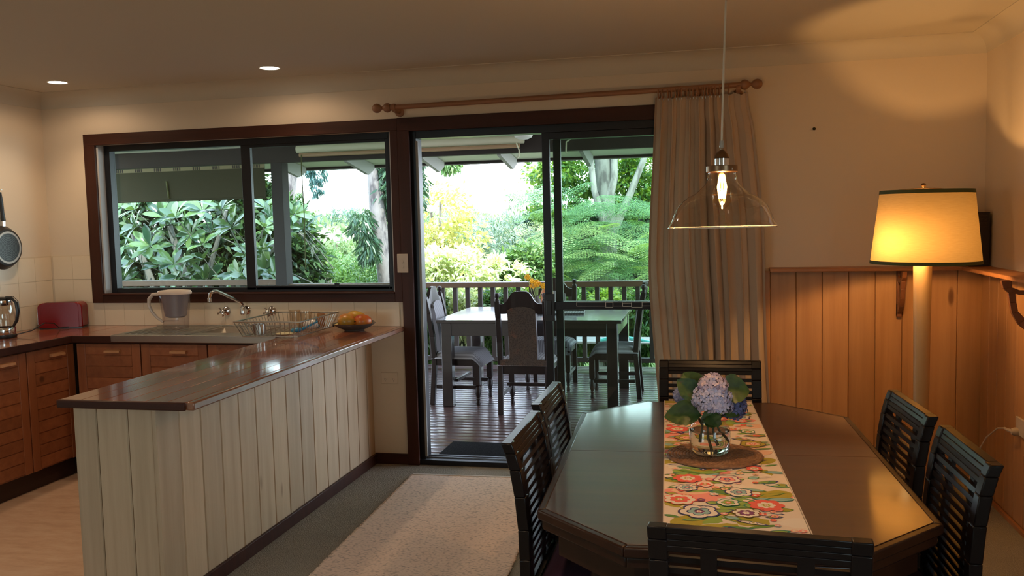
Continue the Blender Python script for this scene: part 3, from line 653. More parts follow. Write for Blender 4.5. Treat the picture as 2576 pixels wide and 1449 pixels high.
mango((-2.19, 5.015, .962), (.1, .05, -.25), (1.18, .95, .88), mango_mat('yellow orange mango', (.50, .12, .015), (.50, .21, .02), (.36, .20, .02), 0), 'yellow-orange mango at the front of the plate')
mango((-2.095, 5.045, .957), (0, 0, .35), (1.1, .90, .85), mango_mat('red orange mango', (.42, .04, .01), (.50, .10, .012), (.52, .17, .02), 3), 'red-orange mango at the right of the plate')
mango((-2.16, 5.10, .972), (0, .1, 0), (1.35, .78, .85), mango_mat('yellow mango', (.55, .24, .02), (.55, .30, .03), (.50, .32, .04), 6), 'yellow mango lying behind the other two')
bn = thing('banana', 'short banana tip showing at the left of the plate', 'banana', (-2.245, 5.01, .935), 0)
MB().tube([(-.02, -.012, 0), (0, 0, .002), (.03, .03, .012), (.04, .07, .02)], [.008, .013, .016, .012], 10).build('peel', plain('banana peel', (.60, .42, .12), .5), bn)
MB().tube([(-.028, -.017, -.001), (-.02, -.012, 0)], [.005, .008], 8).build('tip', M['black'], bn)

# ------------------------------------------------------------------ wall plates, hook, book
sw = thing('light_switch', 'cream double light switch on the dark door post', 'switch', (-1.8945, D - .02, 1.3035))
MB().box(-.036, .036, -.009, 0, -.060, .060).build('plate', M['white'], sw, bevel=.003)
for z_ in (.012, -.020): MB().lathe([(.0085, 0), (.008, -.003), (.001, -.0035)], (0, -.009, z_), 14, 'y', capt=False).build('button', M['white'], sw)
po = thing('power_point', 'cream double power point low on the wall beside the bar', 'socket', (-2.018, D, .563))
MB().box(-.057, .057, -.008, 0, -.037, .037).build('plate', M['wall'], po, bevel=.003)
for s_ in (-1, 1):
    MB().box(s_ * .028 - .006, s_ * .028 + .006, -.010, -.008, .014, .026).build('rocker', M['wall'], po)
    mb = MB()
    for dx, dz, an in ((-.006, 0, .5), (.006, 0, -.5), (0, -.012, 0)):
        mb.prism([(s_ * .028 + dx - .001, -.006 + dz - .004), (s_ * .028 + dx + .001, -.006 + dz - .004), (s_ * .028 + dx + .001 + an * .004, -.006 + dz + .004), (s_ * .028 + dx - .001 + an * .004, -.006 + dz + .004)], -.0085, -.0078, 'y')
    mb.build('pin_slot', M['black'], po)
hk = MB().lathe([(.007, 0), (.009, -.006), (.004, -.012), (.007, -.018), (.001, -.022)], (0, 0, 0), 12, 'y', capt=False).build('wall_hook', plain('dull green brass', (.06, .055, .03), .4, .7)); hk.location = (.584, D, 2.034)
tag(hk, 'small dark picture hook on the bare wall right of the curtain', 'hook')
bk = thing('book', 'thick dark book standing on the ledge in the right corner', 'book', (1.412, 5.19, 1.2502))
M['bookc'] = plain('dark book cover', (.022, .014, .010), .45); gold = plain('worn gilt print', (.07, .045, .022), .5)
MB().box(-.050, -.046, -.062, .065, 0, .292).box(.046, .050, -.062, .065, 0, .292).box(-.050, .050, -.066, -.062, 0, .292).build('cover', M['bookc'], bk, bevel=.002)
MB().box(-.046, .046, -.062, .060, .003, .288).build('pages', plain('book pages', (.45, .38, .26), .8), bk)
mb = MB()
for z_, h_ in ((.272, .002), (.212, .002), (.030, .002), (.012, .002)): mb.box(-.038, .038, -.0664, -.066, z_, z_ + h_)
rb = random.Random(3)
for z_ in (.246, .224):
    x = -.036
    while x < .034:
        w_ = rb.uniform(.003, .006); mb.box(x, x + .0012, -.0664, -.066, z_, z_ + .012); mb.box(x, x + w_, -.0664, -.066, z_ + rb.choice((0, .005, .0105)), z_ + rb.choice((.0065, .012)) if False else z_ + .012 - rb.choice((0, .004))) if rb.random() < .35 else mb.box(x, x + w_, -.0664, -.066, z_ + .0105, z_ + .012); x += w_ + .0025
mb.build('spine_print', gold, bk, smooth=0)

# wall socket, plug and cord of the lamp on the right wall
ws = thing('wall_socket', 'cream wall socket on the right pine wall', 'socket', (XR - .014, 4.57, .50))
MB().box(-.012, 0, -.058, .058, -.036, .05).build('plate', M['white'], ws, bevel=.003)
pg = thing('lamp_plug', 'cream plug with its cable pushed into the right wall socket', 'plug', (XR - .026, 4.60, .478))
MB().lathe([(.020, 0), (.020, -.014), (.014, -.028)], (0, 0, 0), 14, 'x').build('plug_body', M['white'], pg)
MB().tube([(-.02, 0, 0), (-.034, .03, .001), (-.036, .07, 0)], [.010, .008, .006], 8).build('strain_relief', M['white'], pg)
MB().tube([(-.036, .07, 0), (-.05, .13, -.015), (-.08, .20, -.08), (-.12, .25, -.2), (-.15, .26, -.38), (-.20, .24, -.455), (-.26, .12, -.468), (-.30, .06, -.47)], .004, 6).build('cable', M['white'], pg)

# ------------------------------------------------------------------ curtain and rod
cr_ = thing('curtain_rod', 'wooden curtain rod with ball finials above the glass door', 'curtain rod', (0, 0, 0))
YR = D - .11
MB().tube([(-1.93, YR, 2.268), (.20, YR, 2.287)], .0155, 14).build('pole', M['rod'], cr_)
for sgn, xx, zz_ in ((-1, -1.93, 2.268), (1, .20, 2.287)):
    MB().lathe([(.020, -.02), (.026, -.012), (.029, 0), (.026, .012), (.018, .022), (.010, .030), (.009, .036), (.016, .042), (.026, .054), (.029, .068), (.026, .082), (.016, .094), (.001, .098)][:] if sgn > 0 else [(r_, -h_) for r_, h_ in [(.020, -.02), (.026, -.012), (.029, 0), (.026, .012), (.018, .022), (.010, .030), (.009, .036), (.016, .042), (.026, .054), (.029, .068), (.026, .082), (.016, .094), (.001, .098)]], (xx, YR, zz_), 20, 'x').build('finial', M['rod'], cr_)
for xx in (-1.888, .165):
    MB().tube([(xx, YR, 2.25), (xx, D, 2.25)], .012, 10).lathe([(.028, 0), (.028, -.012), (.018, -.018)], (xx, D, 2.25), 16, 'y').lathe([(.021, -.012), (.023, 0), (.021, .012)], (xx, YR, 2.268), 14, 'x').build('wall_bracket', M['rod'], cr_)
cu_ = thing('curtain', 'taupe pleated curtain gathered at the right of the glass door', 'curtain', (0, 0, 0))
def curtain():
    nu, nz = 260, 60; V = np.zeros((nu * nz, 3)); rng = np.random.default_rng(4)
    ph = np.cumsum(rng.uniform(.55, 1.6, 19)); ph = ph / ph[-1]
    for j in range(nz):
        t = j / (nz - 1); z = 2.240 * (1 - t) + .012 * t
        xl = -.305 - .045 * math.sin(min(1, t * 2.3) * PI / 2) + .065 * max(0, (t - .45) / .55); xr = .222 + .06 * min(1, t / .3) ** .8 + .095 * max(0, t - .25)
        xr -= .012 * math.exp(-((t - .03) / .03) ** 2)
        for i in range(nu):
            s = i / (nu - 1); q = np.interp(s, np.concatenate([[0], ph]), np.arange(20)); a = q * PI
            amp = .023 + .012 * math.sin(11 * s + 1 + 2 * t) + .006 * t; pinch = math.exp(-((t - .045) / .02) ** 2)
            amp2 = amp * (1 - .55 * pinch) * (.65 if t < .02 else 1)
            w = math.sin(a) + .22 * math.sin(2.3 * a + 2 * t) ; sx_ = .010 * math.sin(2 * a + .6) * (1 - t * .3)
            V[j * nu + i] = (xl + (xr - xl) * s + sx_ + .006 * math.sin(9 * t + 5 * s), YR + .012 + amp2 * w + .004 * math.sin(13 * t + 20 * s), z + (.012 * math.sin(a) if j == 0 else 0))
    F = np.array([(j * nu + i, j * nu + i + 1, (j + 1) * nu + i + 1, (j + 1) * nu + i) for j in range(nz - 1) for i in range(nu - 1)])
    return quick('drape', V, F, M['curtain'], cu_, smooth=True)
curtain()
me = MB().tube([(0, math.cos(2 * PI * k / 20) * .025, math.sin(2 * PI * k / 20) * .025) for k in range(20)], .0042, 8, closed=True).mesh('ring', M['rod'])
xsr = [-.275, -.255, -.226, -.208, -.180, -.164, -.150, -.125, -.103, -.085, -.070, -.052, -.036, -.018, 0, .018, .040, .060, .082, .112]
for k, xx in enumerate(xsr):
    o = bpy.data.objects.new('ring', me); COL.objects.link(o); o.parent = cu_; o.location = (xx, YR, 2.276 + xx * .009 - .012); o.rotation_euler = (0, 0, R.uniform(-.25, .25))
    MB().tube([(xx, YR, 2.245), (xx + .003, YR + .004, 2.222)], .002, 5).build('hook', M['chrome'], cu_)

# ------------------------------------------------------------------ ceiling lights
def downlight(x, y, lab, k=1, beam=28):
    th = thing('downlight', lab, 'light', (x, y, HC), 0, 'recessed kitchen downlights')
    MB().lathe([(.052, -.0005), (.060, -.004), (.064, -.0005)], (0, 0, 0), 28, capb=False, capt=False).build('bezel', M['white2'], th)
    MB().lathe([(.052, -.003), (.001, -.0032)], (0, 0, 0), 28, capb=False, capt=False).build('lamp_face', M['down'], th)
    L = bpy.data.lights.new('downlight_spill', 'SPOT'); L.energy = DLW * k; L.color = (1, .66, .38); L.spot_size = math.radians(164); L.spot_blend = .35; L.shadow_soft_size = .05
    lo = bpy.data.objects.new('downlight_spill', L); COL.objects.link(lo); lo.location = (x, y, HC - .012)
    L = bpy.data.lights.new('downlight_beam', 'SPOT'); L.energy = beam; L.color = (1, .70, .42); L.spot_size = math.radians(118); L.spot_blend = .8; L.shadow_soft_size = .05
    lo = bpy.data.objects.new('downlight_beam', L); COL.objects.link(lo); lo.location = (x, y, HC - .012)
DLW = 6
downlight(-4.02, 4.86, 'lit downlight in the ceiling nearest the left corner')
downlight(-2.55, 4.86, 'lit downlight in the ceiling above the bar end')
downlight(-3.3, 3.0, 'unseen downlight added over the kitchen floor', 3, 45)  # added lamp, lifts the counters, cabinets and kitchen floor
downlight(-.7, 1.0, 'unseen downlight added over the living space', 1, 85)  # added lamp, brightens the rug, carpet and runner

# pendant
PX, PY = .042, 2.97
pe = thing('pendant_lamp', 'clear glass bell pendant lamp hanging above the dining table', 'pendant lamp', (PX, PY, 0))
MB().tube([(0, 0, 1.80), (.008, 0, 2.05), (.018, 0, 2.30), (.022, 0, HC)], .0035, 6).build('flex', M['cordc'], pe)
MB().lathe([(.05, HC - .025), (.05, HC)], (.022, 0, 0), 20).build('ceiling_rose', M['white2'], pe)
MB().lathe([(.0065, 1.776), (.0075, 1.779), (.0075, 1.797), (.0055, 1.80)], (0, 0, 0), 12).build('cord_grip', plain('clear cord grip', (.45, .42, .38), .2), pe)
MB().lathe([(.022, 1.742), (.025, 1.744), (.021, 1.755), (.012, 1.766), (.005, 1.770), (.005, 1.776)], (0, 0, 0), 20).build('cap', M['brass'], pe)
MB().lathe([(.0225, 1.718), (.0225, 1.742)], (0, 0, 0), 20).build('lamp_holder', M['chrome'], pe)
MB().lathe([(.048, 1.697), (.051, 1.699), (.051, 1.717), (.048, 1.719), (.020, 1.720)], (0, 0, 0), 32, capb=False).build('gallery', M['brass'], pe)
for a in (PI, PI + 2.2, PI - 2.2): MB().lathe([(.004, 0), (.004, .008), (.001, .009)], (math.cos(a) * .050, math.sin(a) * .050, 1.706), 8, 'y' if abs(math.sin(a)) > .7 else 'x').build('screw', M['chrome'], pe)
gp = [(.044, 1.700), (.044, 1.692), (.048, 1.680), (.0485, 1.672), (.053, 1.660), (.065, 1.648), (.078, 1.636), (.092, 1.626), (.108, 1.619), (.128, 1.604), (.146, 1.583), (.158, 1.557), (.166, 1.535), (.174, 1.522), (.1755, 1.518), (.173, 1.5175)]
gp2 = []
for i in range(len(gp) - 1):
    for k in range(3): t_ = k / 3; gp2.append((gp[i][0] * (1 - t_) + gp[i + 1][0] * t_, gp[i][1] * (1 - t_) + gp[i + 1][1] * t_))
gp2.append(gp[-1])
MB().lathe(gp2, (0, 0, 0), 64, capb=False, capt=False).build('glass_shade', M['clear'], pe, smooth=60)
MB().tube([(math.cos(2 * PI * k / 60) * .1755, math.sin(2 * PI * k / 60) * .1755, 1.518) for k in range(60)], .0016, 6, closed=True).build('glass_rim', plain('painted rim glint', (.60, .58, .52), .08, coat=1), pe)  # pale opaque tube, the bright line on the glass edge as colour
bu = MB().lathe([(.012, 1.700), (.014, 1.690), (.018, 1.672), (.026, 1.648), (.0315, 1.625), (.031, 1.605), (.022, 1.588), (.010, 1.580), (.003, 1.576)], (0, 0, 0), 32, capb=False, capt=False).build('bulb', M['bulbglass'], pe, smooth=60)
mb = MB()
for k in range(8):
    a = 2 * PI * k / 8; b_ = a + .35
    mb.tube([(math.cos(a) * .006, math.sin(a) * .006, 1.69), (math.cos(a) * .014, math.sin(a) * .014, 1.650), (math.cos(b_) * .010, math.sin(b_) * .010, 1.612)], .0021, 5)
mb.build('filament', M['filament'], bu)
MB().lathe([(.008, 1.597), (.002, 1.592), (.002, 1.578)], (0, 0, 0), 12).build('filament_support', M['filament'], bu)
L = bpy.data.lights.new('pendant_glow', 'POINT'); L.energy = 30.0; L.color = (1, .58, .28); L.shadow_soft_size = .012
lo = bpy.data.objects.new('pendant_glow', L); COL.objects.link(lo); lo.location = (PX, PY, 1.64)

# floor lamp
LX, LY = 1.015, 4.60
la = thing('floor_lamp', 'tall floor lamp with cream drum shade glowing in the corner', 'floor lamp', (LX, LY, 0))
MB().lathe([(.15, 0), (.155, .008), (.15, .022), (.06, .034), (.03, .05)], (0, 0, 0), 32).build('base', M['pole'], la)
MB().lathe([(.030, .05), (.034, .4), (.038, .9), (.0425, 1.28), (.040, 1.30), (.014, 1.31)], (0, 0, 0), 28).build('pole', M['pole'], la)
MB().tube([(0, 0, 1.30), (0, 0, 1.395)], .012, 10).build('lamp_holder', M['brass'], la)
sh = MB().lathe([(.249, 1.312), (.2115, 1.640)], (0, 0, 0), 64, capb=False, capt=False).build('lamp_shade', M['shade'], la, rot=(0, math.radians(.5), 0))
MB().lathe([(.2515, 1.300), (.2525, 1.300), (.2510, 1.316), (.2490, 1.316)], (0, 0, 0), 64, capb=False, capt=False).build('bottom_band', M['green_band'], sh)
MB().lathe([(.2120, 1.638), (.2140, 1.638), (.2115, 1.656), (.2095, 1.656)], (0, 0, 0), 64, capb=False, capt=False).build('top_band', M['green_band'], sh)
mb = MB()
for k in range(3): a = .5 + k * 2 * PI / 3; mb.tube([(math.cos(a) * .210, math.sin(a) * .210, 1.652), (math.cos(a) * .1, math.sin(a) * .1, 1.662), (0, 0, 1.665)], .002, 6)
mb.tube([(-.04, 0, 1.39), (-.07, 0, 1.50), (-.03, 0, 1.62), (0, 0, 1.665), (.03, 0, 1.62), (.07, 0, 1.50), (.04, 0, 1.39)], .0016, 6)
mb.build('harp', M['brass'], la)
MB().lathe([(.004, 1.665), (.010, 1.672), (.012, 1.680), (.008, 1.688), (.001, 1.690)], (0, 0, 0), 14).build('finial', M['brass'], la)
BLX, BLY, BLZ = -.085, -.075, 1.372
MB().sphere((BLX, BLY, BLZ - .022), .022, 16, 10).build('bulb', emit('lamp bulb', (1, .60, .22), 5), la)
MB().tube([(0, 0, 1.385), (BLX * .8, BLY * .8, BLZ)], .008, 8).build('bulb_arm', M['brass'], la)
L = bpy.data.lights.new('floor_lamp_glow', 'POINT'); L.energy = 23; L.color = (1, .53, .17); L.shadow_soft_size = .03
lo = bpy.data.objects.new('floor_lamp_glow', L); COL.objects.link(lo); lo.location = (LX + BLX, LY + BLY, BLZ + .018)

# ------------------------------------------------------------------ dining table
TA = math.radians(2.34)
tb = thing('dining_table', 'dark polished octagonal dining table under the pendant lamp', 'table', (.030, 2.980, 0), TA)
hw, hl, cw, cl = .530, .872, .278, .618
def octo(d):  # inset d
    a, b_, c, e = hw - d, hl - d, cw - d * .45, cl - d * .6
    return [(-c, -b_), (c, -b_), (a, -e), (a, e), (c, b_), (-c, b_), (-a, e), (-a, -e)]
def half(poly, y0, y1):
    pts = [p for p in poly]; out = []
    n = len(pts)
    for i in range(n):
        p, q = pts[i], pts[(i + 1) % n]
        if y0 <= p[1] <= y1: out.append(p)
        for yy in (y0, y1):
            if (p[1] - yy) * (q[1] - yy) < 0: t_ = (yy - p[1]) / (q[1] - p[1]); out.append((p[0] + (q[0] - p[0]) * t_, yy))
    cx_ = sum(p[0] for p in out) / len(out); cy_ = sum(p[1] for p in out) / len(out)
    return sorted(out, key=lambda p: math.atan2(p[1] - cy_, p[0] - cx_))
inn = octo(.022)
MB().prism(half(inn, -2, -.0007 + .02), .722, .7500, 'z').build('leaf_panel', M['table'], tb, bevel=.0010)
MB().prism(half(inn, .0007 + .02, 2), .722, .7500, 'z').build('leaf_panel', M['table'], tb, bevel=.0010)
ou = octo(0); in2 = octo(.0235)
mb = MB()
for i in range(8):
    a, b_, c, d_ = ou[i], ou[(i + 1) % 8], in2[(i + 1) % 8], in2[i]
    mb.prism([a, b_, c, d_], .722, .7490, 'z')
mb.build('edge_moulding', M['table_edge'], tb, bevel=.005)
mb = MB(); o1, o2 = octo(.012), octo(.05)
for i in range(8): mb.prism([o1[i], o1[(i + 1) % 8], o2[(i + 1) % 8], o2[i]], .690, .722, 'z')
mb.build('lower_moulding', M['table_edge'], tb, bevel=.006)
mb = MB(); o1, o2 = octo(.055), octo(.078)
for i in range(8): mb.prism([o1[i], o1[(i + 1) % 8], o2[(i + 1) % 8], o2[i]], .610, .690, 'z')
mb.build('apron', M['table_edge'], tb)
for sx_ in (-1, 1):
    for sy_ in (-1, 1):
        MB().lathe([(.03, 0), (.035, .05), (.028, .10), (.045, .25), (.052, .40), (.035, .50), (.045, .53), (.045, .69)], (sx_ * .34, sy_ * .60, 0), 16).build('leg', M['table_edge'], tb)

# runner with floral print
rn = thing('table_runner', 'bright floral cloth runner laid down the middle of the table', 'table runner', (.0245, 2.985, .7502), math.radians(2.7))
MB().prism([(-.180, -.868), (.185, -.868), (.188, .868), (-.180, .868)], 0, .0012, 'z').build('cloth', plain('cream pink cotton', (.82, .68, .56), .85, nscale=300, nstr=.1), rn, smooth=0)
MB().box(-.182, -.1785, -.868, .868, 0, .0020).box(.1865, .190, -.868, .868, 0, .0020).build('hem', plain('pale hem', (.62, .52, .44), .85), rn, smooth=0)
def runner_print():
    rp = random.Random(21)
    cols = dict(olive=(.33, .27, .03), lime=(.22, .32, .06), coral=(.62, .10, .07), pink=(.66, .24, .20), navy=(.035, .035, .13), teal=(.02, .16, .12), white=(.62, .54, .46), purple=(.17, .04, .13), aqua=(.22, .36, .36), green=(.10, .20, .03), brown=(.13, .06, .02), peach=(.66, .40, .27))
    mats = {k: plain('print ' + k, tuple(min(.9, q * 1.35) for q in v), .85) for k, v in cols.items()}; names = list(mats)
    mb = MB(); zc = [.0014]
    def inside(x, y): return -.176 < x < .182 and -.862 < y < .862
    def poly(pts, col, dz=.00003):
        pts = [(min(.184, max(-.178, x)), min(.866, max(-.866, y))) for x, y in pts]
        z = zc[0]; zc[0] += 2.2e-6
        cx_ = sum(p[0] for p in pts) / len(pts); cy_ = sum(p[1] for p in pts) / len(pts); n = len(pts)
        mb.cur = names.index(col)
        mb.add([(x, y, z) for x, y in pts] + [(cx_, cy_, z)], [(i, (i + 1) % n, n) for i in range(n)])
    def petalf(cx_, cy_, r, n, col, ph=0, depth=.28, k=6):
        pts = []
        for i in range(n * k): a = 2 * PI * i / (n * k); q = r * (1 - depth + depth * abs(math.cos(n * (a + ph) / 2)) ** .6); pts.append((cx_ + q * math.cos(a), cy_ + q * math.sin(a)))
        poly(pts, col)
    def leaf(cx_, cy_, l, w, an, c1, c2):
        for sc, cc in ((1, c2), (.8, c1)):
            pts = []
            for i in range(7): t_ = i / 6; pts.append((l * (t_ - .5) * sc, w * math.sin(PI * t_) ** .8 * sc))
            for i in range(5, 0, -1): t_ = i / 6; pts.append((l * (t_ - .5) * sc, -w * math.sin(PI * t_) ** .8 * sc))
            poly([(cx_ + x * math.cos(an) - y_ * math.sin(an), cy_ + x * math.sin(an) + y_ * math.cos(an)) for x, y_ in pts], cc)
        poly([(cx_ + x * math.cos(an) - y_ * math.sin(an), cy_ + x * math.sin(an) + y_ * math.cos(an)) for x, y_ in ((-l * .4, -.0008), (l * .38, 0), (-l * .4, .0008))], c2)
    def blot(cx_, cy_, r, col):
        n = 14; q = [rp.uniform(.7, 1.15) for _ in range(n)]
        poly([(cx_ + 1.3 * r * q[i] * math.cos(2 * PI * i / n), cy_ + r * q[i] * math.sin(2 * PI * i / n)) for i in range(n)], col)
    def ringf(cx_, cy_, r, n, c1, c2, ph=0):
        petalf(cx_, cy_, r, n, c1, ph); petalf(cx_, cy_, r * .88, n, c2, ph)
    for _ in range(115): blot(rp.uniform(-.17, .17), rp.uniform(-.85, .85), rp.uniform(.022, .05), rp.choice(['olive', 'olive', 'olive', 'lime', 'peach', 'white', 'pink']))
    for _ in range(175):
        a = rp.uniform(-.5, .5) + rp.choice((0, PI)); leaf(rp.uniform(-.17, .17), rp.uniform(-.85, .85), rp.uniform(.04, .10), rp.uniform(.007, .018), a, rp.choice(['lime', 'green', 'lime', 'white', 'aqua', 'olive']), rp.choice(['teal', 'teal', 'green', 'navy']))
    for _ in range(150):
        x, y_ = rp.uniform(-.17, .17), rp.uniform(-.85, .85); r = rp.uniform(.008, .016); c = rp.choice(['coral', 'purple', 'navy', 'coral', 'pink', 'aqua', 'white'])
        ringf(x, y_, r, rp.choice((5, 6)), c, rp.choice(['white', 'pink', 'peach', c]), rp.random()); petalf(x, y_, r * .35, 6, rp.choice(['olive', 'white', 'coral']))
    big = []
    fixed = [(-.085, -.60, .058, 'navy', 'white', 'aqua', 'purple'), (-.135, -.50, .050, 'coral', 'white', 'coral', 'olive'), (.10, -.53, .050, 'coral', 'coral', 'white', 'olive'), (.035, -.42, .042, 'navy', 'white', 'aqua', 'purple'), (.04, -.60, .040, 'brown', 'white', 'purple', 'white')]
    tries = 0
    for f_ in fixed: big.append(f_)
    while len(big) < 36 and tries < 2000:
        tries += 1; x, y_ = rp.uniform(-.16, .16), rp.uniform(-.85, .85); r = rp.uniform(.024, .050)
        if all((x - q[0]) ** 2 + (y_ - q[1]) ** 2 > (r + q[2]) ** 2 * .75 for q in big):
            big.append((x, y_, r, *rp.choice([('navy', 'white', 'aqua', 'purple'), ('coral', 'white', 'coral', 'olive'), ('coral', 'coral', 'white', 'olive'), ('brown', 'olive', 'peach', 'coral'), ('teal', 'white', 'lime', 'coral'), ('purple', 'white', 'pink', 'navy'), ('coral', 'pink', 'white', 'navy')])))
    for x, y_, r, c1, c2, c3, c4 in big:
        ph = rp.random(); n = rp.choice((5, 6, 7)); petalf(x, y_, r, n, c1, ph); petalf(x, y_, r * .90, n, c2, ph); petalf(x, y_, r * .60, n, c1, ph, .35); petalf(x, y_, r * .53, n, c3, ph, .35)
        petalf(x, y_, r * .27, 6, c4); petalf(x, y_, r * .15, 6, 'white'); petalf(x, y_, r * .07, 6, 'coral')
    for _ in range(60):
        x, y_ = rp.uniform(-.17, .17), rp.uniform(-.85, .85); a = rp.uniform(0, PI); l = rp.uniform(.02, .06)
        poly([(x, y_), (x + l * .5 * math.cos(a), y_ + l * .5 * math.sin(a) + .004), (x + l * math.cos(a), y_ + l * math.sin(a)), (x + l * .5 * math.cos(a), y_ + l * .5 * math.sin(a) + .0055)], rp.choice(['navy', 'teal', 'brown', 'purple', 'coral']))
    o = mb.build('floral_print', [mats[k] for k in names], rn, smooth=0, kind='stuff')
runner_print()

# rattan mat
rm = thing('round_placemat', 'round woven rattan placemat under the glass vase', 'placemat', (.012, 2.955, .7535))
def rattan():
    nr, na = 15 * 6, 220; V = []; r0 = .155
    for i in range(nr + 1):
        rr_ = r0 * i / nr; ring = i / 6
        for j in range(na):
            a = 2 * PI * j / na; tw = math.sin(a * 44 * (1 if int(ring) % 2 else 1) + (PI if int(ring) % 2 else 0))
            h = .004 + .0022 * abs(math.sin(PI * ring)) ** .7 * (1 + .55 * tw)
            if i == nr: h = .001
            V.append((rr_ * math.cos(a), rr_ * math.sin(a), h))
    V = np.array(V); F = np.array([(i * na + j, (i + 1) * na + j, (i + 1) * na + (j + 1) % na, i * na + (j + 1) % na) for i in range(nr) for j in range(na)])
    mt, nt, b = base_mat('woven rattan'); v = coords(nt, rand=False); f = noise(nt, v, 60, 3)
    nt.links.new(ramp(nt, f, [(.3, (.15, .065, .03)), (.7, (.34, .17, .085))]), b.inputs['Base Color']); b.inputs['Roughness'].default_value = .5
    quick('woven_disc', V, F, mt, rm, smooth=True)
    MB().tube([(math.cos(2 * PI * k / 48) * .156, math.sin(2 * PI * k / 48) * .156, .003) for k in range(48)], .003, 6, closed=True).build('rim', mt, rm)
rattan()

# jar of hydrangeas
VX, VY, VZ = -.003, 2.955, .7605
vj = thing('glass_vase', 'clear glass jar of water holding the hydrangeas', 'vase', (VX, VY, VZ))
M['vglass'] = glass('jar glass', (.95, .97, .96), .05, 0, .75)
MB().lathe([(.045, 0), (.055, .003), (.066, .02), (.068, .05), (.068, .085), (.060, .100), (.053, .106), (.053, .124), (.055, .127)], (0, 0, 0), 48, capt=False).build('jar', M['vglass'], vj, smooth=60)
mt, nt, b = base_mat('water'); b.inputs['Transmission Weight'].default_value = 1; b.inputs['IOR'].default_value = 1.2; b.inputs['Roughness'].default_value = 0; b.inputs['Base Color'].default_value = (.97, 1, .98, 1)
MB().lathe([(.044, .004), (.053, .006), (.063, .021), (.0655, .05), (.0655, .080), (.001, .080)], (0, 0, 0), 48, capt=False).build('water', mt, vj, smooth=60)
hy = thing('hydrangea_bunch', 'blue-lilac hydrangea heads with green leaves in the glass jar', 'flowers', (VX, VY, VZ))
mst = plain('brown green stems', (.07, .055, .02), .6)
for pts in ([(-.028, -.02, .045), (-.024, -.014, .10), (-.05, -.01, .15)], [(.006, -.03, .022), (-.004, -.024, .06), (-.008, -.015, .11), (.0, .0, .19)], [(.024, -.025, .038), (.014, -.02, .06), (.010, -.01, .11), (.03, 0, .16)], [(.06, -.015, .045), (.035, -.01, .075), (.018, 0, .11), (.07, .02, .15)]):
    MB().tube(pts, [.0048] + [.0040] * (len(pts) - 1), 8).build('stem', mst, hy)
def petal_head(cx_, cy_, cz_, r, n, mat, sc, nm='flower_head'):
    Vs, Fs = [], []; rg = np.random.default_rng(abs(int(cx_ * 1e4)) + n)
    for k in range(n):
        u = (k + .5) / n; ph = math.acos(1 - 1.75 * u); th_ = PI * (1 + 5 ** .5) * k
        nrm = Vector((math.cos(th_) * math.sin(ph), math.sin(th_) * math.sin(ph), math.cos(ph)))
        c = Vector((cx_, cy_, cz_)) + Vector((nrm.x * r * sc[0], nrm.y * r * sc[1], nrm.z * r * sc[2])) * rg.uniform(.90, 1.06)
        nrm = (nrm + Vector(rg.normal(0, .22, 3))).normalized(); a1 = nrm.orthogonal().normalized(); a2 = nrm.cross(a1); t0 = rg.uniform(0, PI); pr = .0082 * rg.uniform(.85, 1.15)
        for q in range(4):
            a = t0 + q * PI / 2; d = a1 * math.cos(a) + a2 * math.sin(a); e = a1 * -math.sin(a) + a2 * math.cos(a); o_ = len(Vs)
            Vs += [c, c + d * pr * .75 + e * pr * .62 + nrm * .0015, c + d * pr * 1.35 + e * pr * .3 + nrm * .0022, c + d * pr * 1.35 - e * pr * .3 + nrm * .0022, c + d * pr * .75 - e * pr * .62 + nrm * .0015]
            Fs.append((o_, o_ + 1, o_ + 2, o_ + 3, o_ + 4))
    mb = MB(); mb.v = [tuple(v_) for v_ in Vs]; mb.f = Fs; mb.mi = [0] * len(Fs)
    hd = mb.build(nm, mat, hy, smooth=0)
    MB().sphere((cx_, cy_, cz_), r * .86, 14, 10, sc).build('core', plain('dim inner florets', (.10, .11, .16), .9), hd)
lil = leafmat('lilac petals', (.80, .72, .88), (.55, .58, .84), .6, .2, .3, (.9, .9, 1))
blu = leafmat('blue petals', (.20, .24, .50), (.10, .12, .30), .6, .2, .3, (.8, .8, 1))
petal_head(.006, -.012, .192, .062, 170, lil, (1.02, .95, .80), 'flower_head')
petal_head(.012, -.010, .232, .044, 90, leafmat('lamplit top petals', (.90, .74, .80), (.68, .58, .78), .6, .2, .3, (1, .9, .95)), (1.02, .95, .85), 'flower_head')  # pendant light on the top florets is put into their colour
petal_head(.038, -.025, .170, .036, 50, lil, (1, .9, .8), 'flower_head')
petal_head(.078, .03, .155, .042, 80, blu, (1, 1, 1.1)); petal_head(-.085, .05, .185, .032, 60, leafmat('pale blue petals', (.40, .44, .66), (.25, .29, .52), .6, .2, .3, (.9, .9, 1)), (1, 1, 1))
